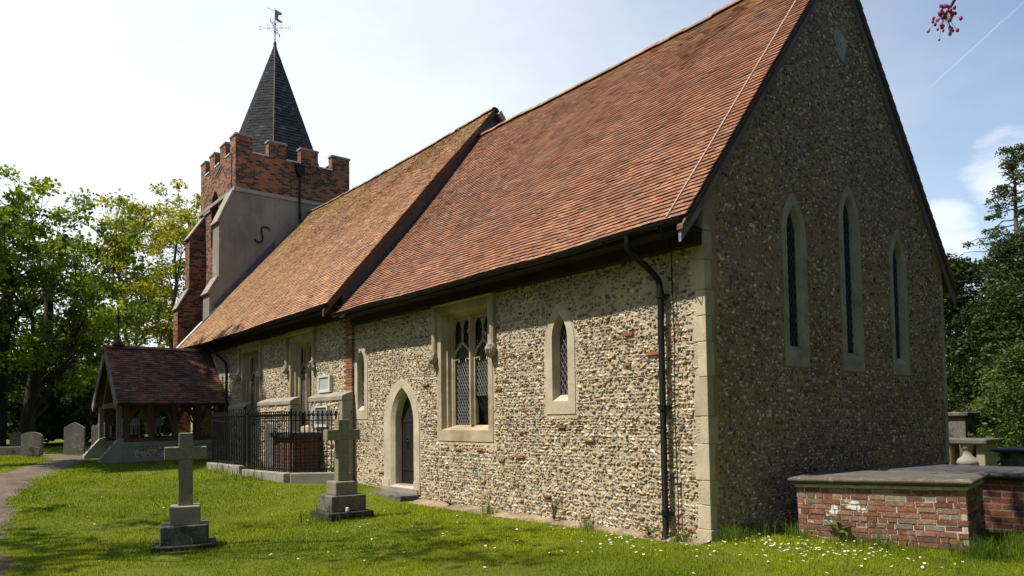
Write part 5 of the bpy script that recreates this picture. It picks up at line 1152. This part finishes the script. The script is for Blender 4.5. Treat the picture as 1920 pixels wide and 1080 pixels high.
def cluster(c, n, sc, r):
    bu, lf = MB(), MB(); st = bu
    for k in range(n):
        d = r.normal(size=3); d /= np.linalg.norm(d); L = sc*r.uniform(.6, 1.1); e = c+d*L+np.array([0, 0, -.25*L]); st.tube([c, c+d*L*.55, e], .0011, 4, (.20, .10, .05), cap=False)
        s = r.uniform(.0055, .010)*(sc/.065); V = ICO2*[.8, .8, 1.15]*s; bu.add(V+e, ICF2, np.array([(.30, .035, .12), (.42, .07, .19), (.60, .25, .38), (.20, .02, .09)])[r.integers(4)], smooth=True)
    for k in range(10):
        d = r.normal(size=3); d /= np.linalg.norm(d); b = np.cross(d, r.normal(size=3)); b /= np.linalg.norm(b); s = sc*.42; lf.add([c, c+d*s*.5-b*s*.18, c+d*s, c+d*s*.5+b*s*.18], [(0, 1, 2, 3)], (.26, .07, .025))
    return bu, lf
for k, (c, n) in enumerate(((tw, 44), (np.array([5.0, -2.6, 4.58]), 24), (np.array([5.9, -2.0, 4.35]), 24), (np.array([7.2, -.3, 6.6]), 24), (np.array([7.7, -1.9, 6.4]), 24))):
    bu, lf = cluster(c-L0, n, .085, r); b = bu.build('blossom_cluster', m_petal, t); lf.build('young_leaves', m_petal, b)

# ------------------------------------------------------------------ sky, sun, camera
sd = np.array([-.32, -1.0, 1.68]); sd /= np.linalg.norm(sd); el = math.asin(sd[2])
SUN_E, SKY_S, EXPO = 5.0, .118, .45
w = bpy.data.worlds.new('World'); S.world = w; w.use_nodes = True; nt = w.node_tree; nt.nodes.clear()
sky = nt.nodes.new('ShaderNodeTexSky'); sky.sky_type = 'NISHITA'; sky.sun_disc = False; sky.sun_elevation = el; sky.sun_rotation = math.atan2(sd[0], sd[1]); sky.air_density = 1.15; sky.dust_density = .3; sky.ozone_density = 1.0
def wn(ty, **k):
    x = nt.nodes.new(ty)
    for a, b in k.items(): setattr(x, a, b)
    return x
def lk(a, b): nt.links.new(a, b)
def rampw(f, lo, hi, a=0, b=1, sm=True):
    x = wn('ShaderNodeMapRange'); x.interpolation_type = 'SMOOTHSTEP' if sm else 'LINEAR'; lk(f, x.inputs[0]); [setattr(x.inputs[i+1], 'default_value', v) for i, v in enumerate((lo, hi, a, b))]; return x.outputs[0]
def mathw(op, a, b=None):
    x = wn('ShaderNodeMath', operation=op); 
    for i, v in enumerate((a, b)):
        if v is None: continue
        if hasattr(v, 'links'): lk(v, x.inputs[i])
        else: x.inputs[i].default_value = v
    return x.outputs[0]
tc = wn('ShaderNodeTexCoord'); D = tc.outputs['Generated']
def dot(v):
    x = wn('ShaderNodeVectorMath', operation='DOT_PRODUCT'); lk(D, x.inputs[0]); x.inputs[1].default_value = tuple(v); return x.outputs['Value']
mp = wn('ShaderNodeMapping'); mp.inputs['Scale'].default_value = (1, 1, 2.6); lk(D, mp.inputs[0])
nz = wn('ShaderNodeTexNoise'); nz.inputs['Scale'].default_value = 2.6; nz.inputs['Detail'].default_value = 8; nz.inputs['Roughness'].default_value = .62; lk(mp.outputs[0], nz.inputs['Vector'])
# thin high veil thickening towards the south-west, cumulus low in the north
veil = rampw(mathw('ADD', dot((-.90, -.20, -.15)), mathw('MULTIPLY', nz.outputs[0], .45)), -.05, 1.12)
nz2 = wn('ShaderNodeTexNoise'); nz2.inputs['Scale'].default_value = 7.0; nz2.inputs['Detail'].default_value = 9; nz2.inputs['Roughness'].default_value = .58; lk(mp.outputs[0], nz2.inputs['Vector'])
def blob(v, r0, r1):
    v = np.array(v, float); v /= np.linalg.norm(v); return rampw(dot(v), math.cos(R_(r0)), math.cos(R_(r1)))
bl = mathw('MAXIMUM', blob((-.334, 1.152, .345), 4.0, .5), blob((-.395, 1.11, .25), 3.5, .5))
cum = mathw('MULTIPLY', rampw(mathw('ADD', mathw('MULTIPLY', bl, .50), mathw('MULTIPLY', nz2.outputs[0], .85)), .66, .98), .9)
cl = mathw('MAXIMUM', veil, mathw('MULTIPLY', cum, .8))
def trail(a, b, wd, amt):
    a, b = np.array(a, float), np.array(b, float); a /= np.linalg.norm(a); b /= np.linalg.norm(b); n = np.cross(a, b); n /= np.linalg.norm(n); m = a+b; m /= np.linalg.norm(m); co = float(a@m)
    return mathw('MULTIPLY', mathw('MULTIPLY', rampw(mathw('ABSOLUTE', dot(n)), wd, 0), rampw(dot(m), co-.004, co+.002)), amt)
TR1 = trail((-.40625, 1.0741, .4454), (-.3243, 1.1696, .5565), .0016, .40); TR2 = trail((-1.15, .15, .47), (-1.09, .23, .38), .0015, .18)
cl = mathw('MAXIMUM', cl, mathw('MAXIMUM', TR1, TR2))
mx = wn('ShaderNodeMix', data_type='RGBA'); lk(cl, mx.inputs[0]); lk(sky.outputs[0], mx.inputs[6]); mx.inputs[7].default_value = (6.7, 7.05, 7.5, 1)
bg = wn('ShaderNodeBackground'); bg.inputs['Strength'].default_value = SKY_S; lk(mx.outputs[2], bg.inputs['Color']); wo = wn('ShaderNodeOutputWorld'); lk(bg.outputs[0], wo.inputs[0])
sl_ = bpy.data.lights.new('sun', 'SUN'); sl_.energy = SUN_E; sl_.angle = R_(.53); sl_.color = (1, .93, .80); so = bpy.data.objects.new('sun', sl_); COL.objects.link(so); so.rotation_euler = Vector(-sd).to_track_quat('-Z', 'Y').to_euler()
so.location = (-10, -30, 50)
cd_ = bpy.data.cameras.new('camera'); co = bpy.data.objects.new('camera', cd_); COL.objects.link(co); S.camera = co
fwv, rv, uv_ = np.array([-.77611982, .62869999, .04872726]), np.array([.62889949, .77737716, -.01304518]), np.array([.04608097, -.02051992, .99872693])
co.matrix_world = Matrix(((rv[0], uv_[0], -fwv[0], CAM[0]), (rv[1], uv_[1], -fwv[1], CAM[1]), (rv[2], uv_[2], -fwv[2], CAM[2]), (0, 0, 0, 1)))
cd_.sensor_width = 36; cd_.lens = 1353.1846/1920*36; cd_.shift_y = (718.7713-540)/1920; cd_.clip_end = 3000; cd_.clip_start = .05
S.view_settings.view_transform = 'Standard'; S.view_settings.look = 'None'; S.view_settings.exposure = EXPO; S.view_settings.gamma = 1
S.cycles.max_bounces = 6; S.cycles.transparent_max_bounces = 8
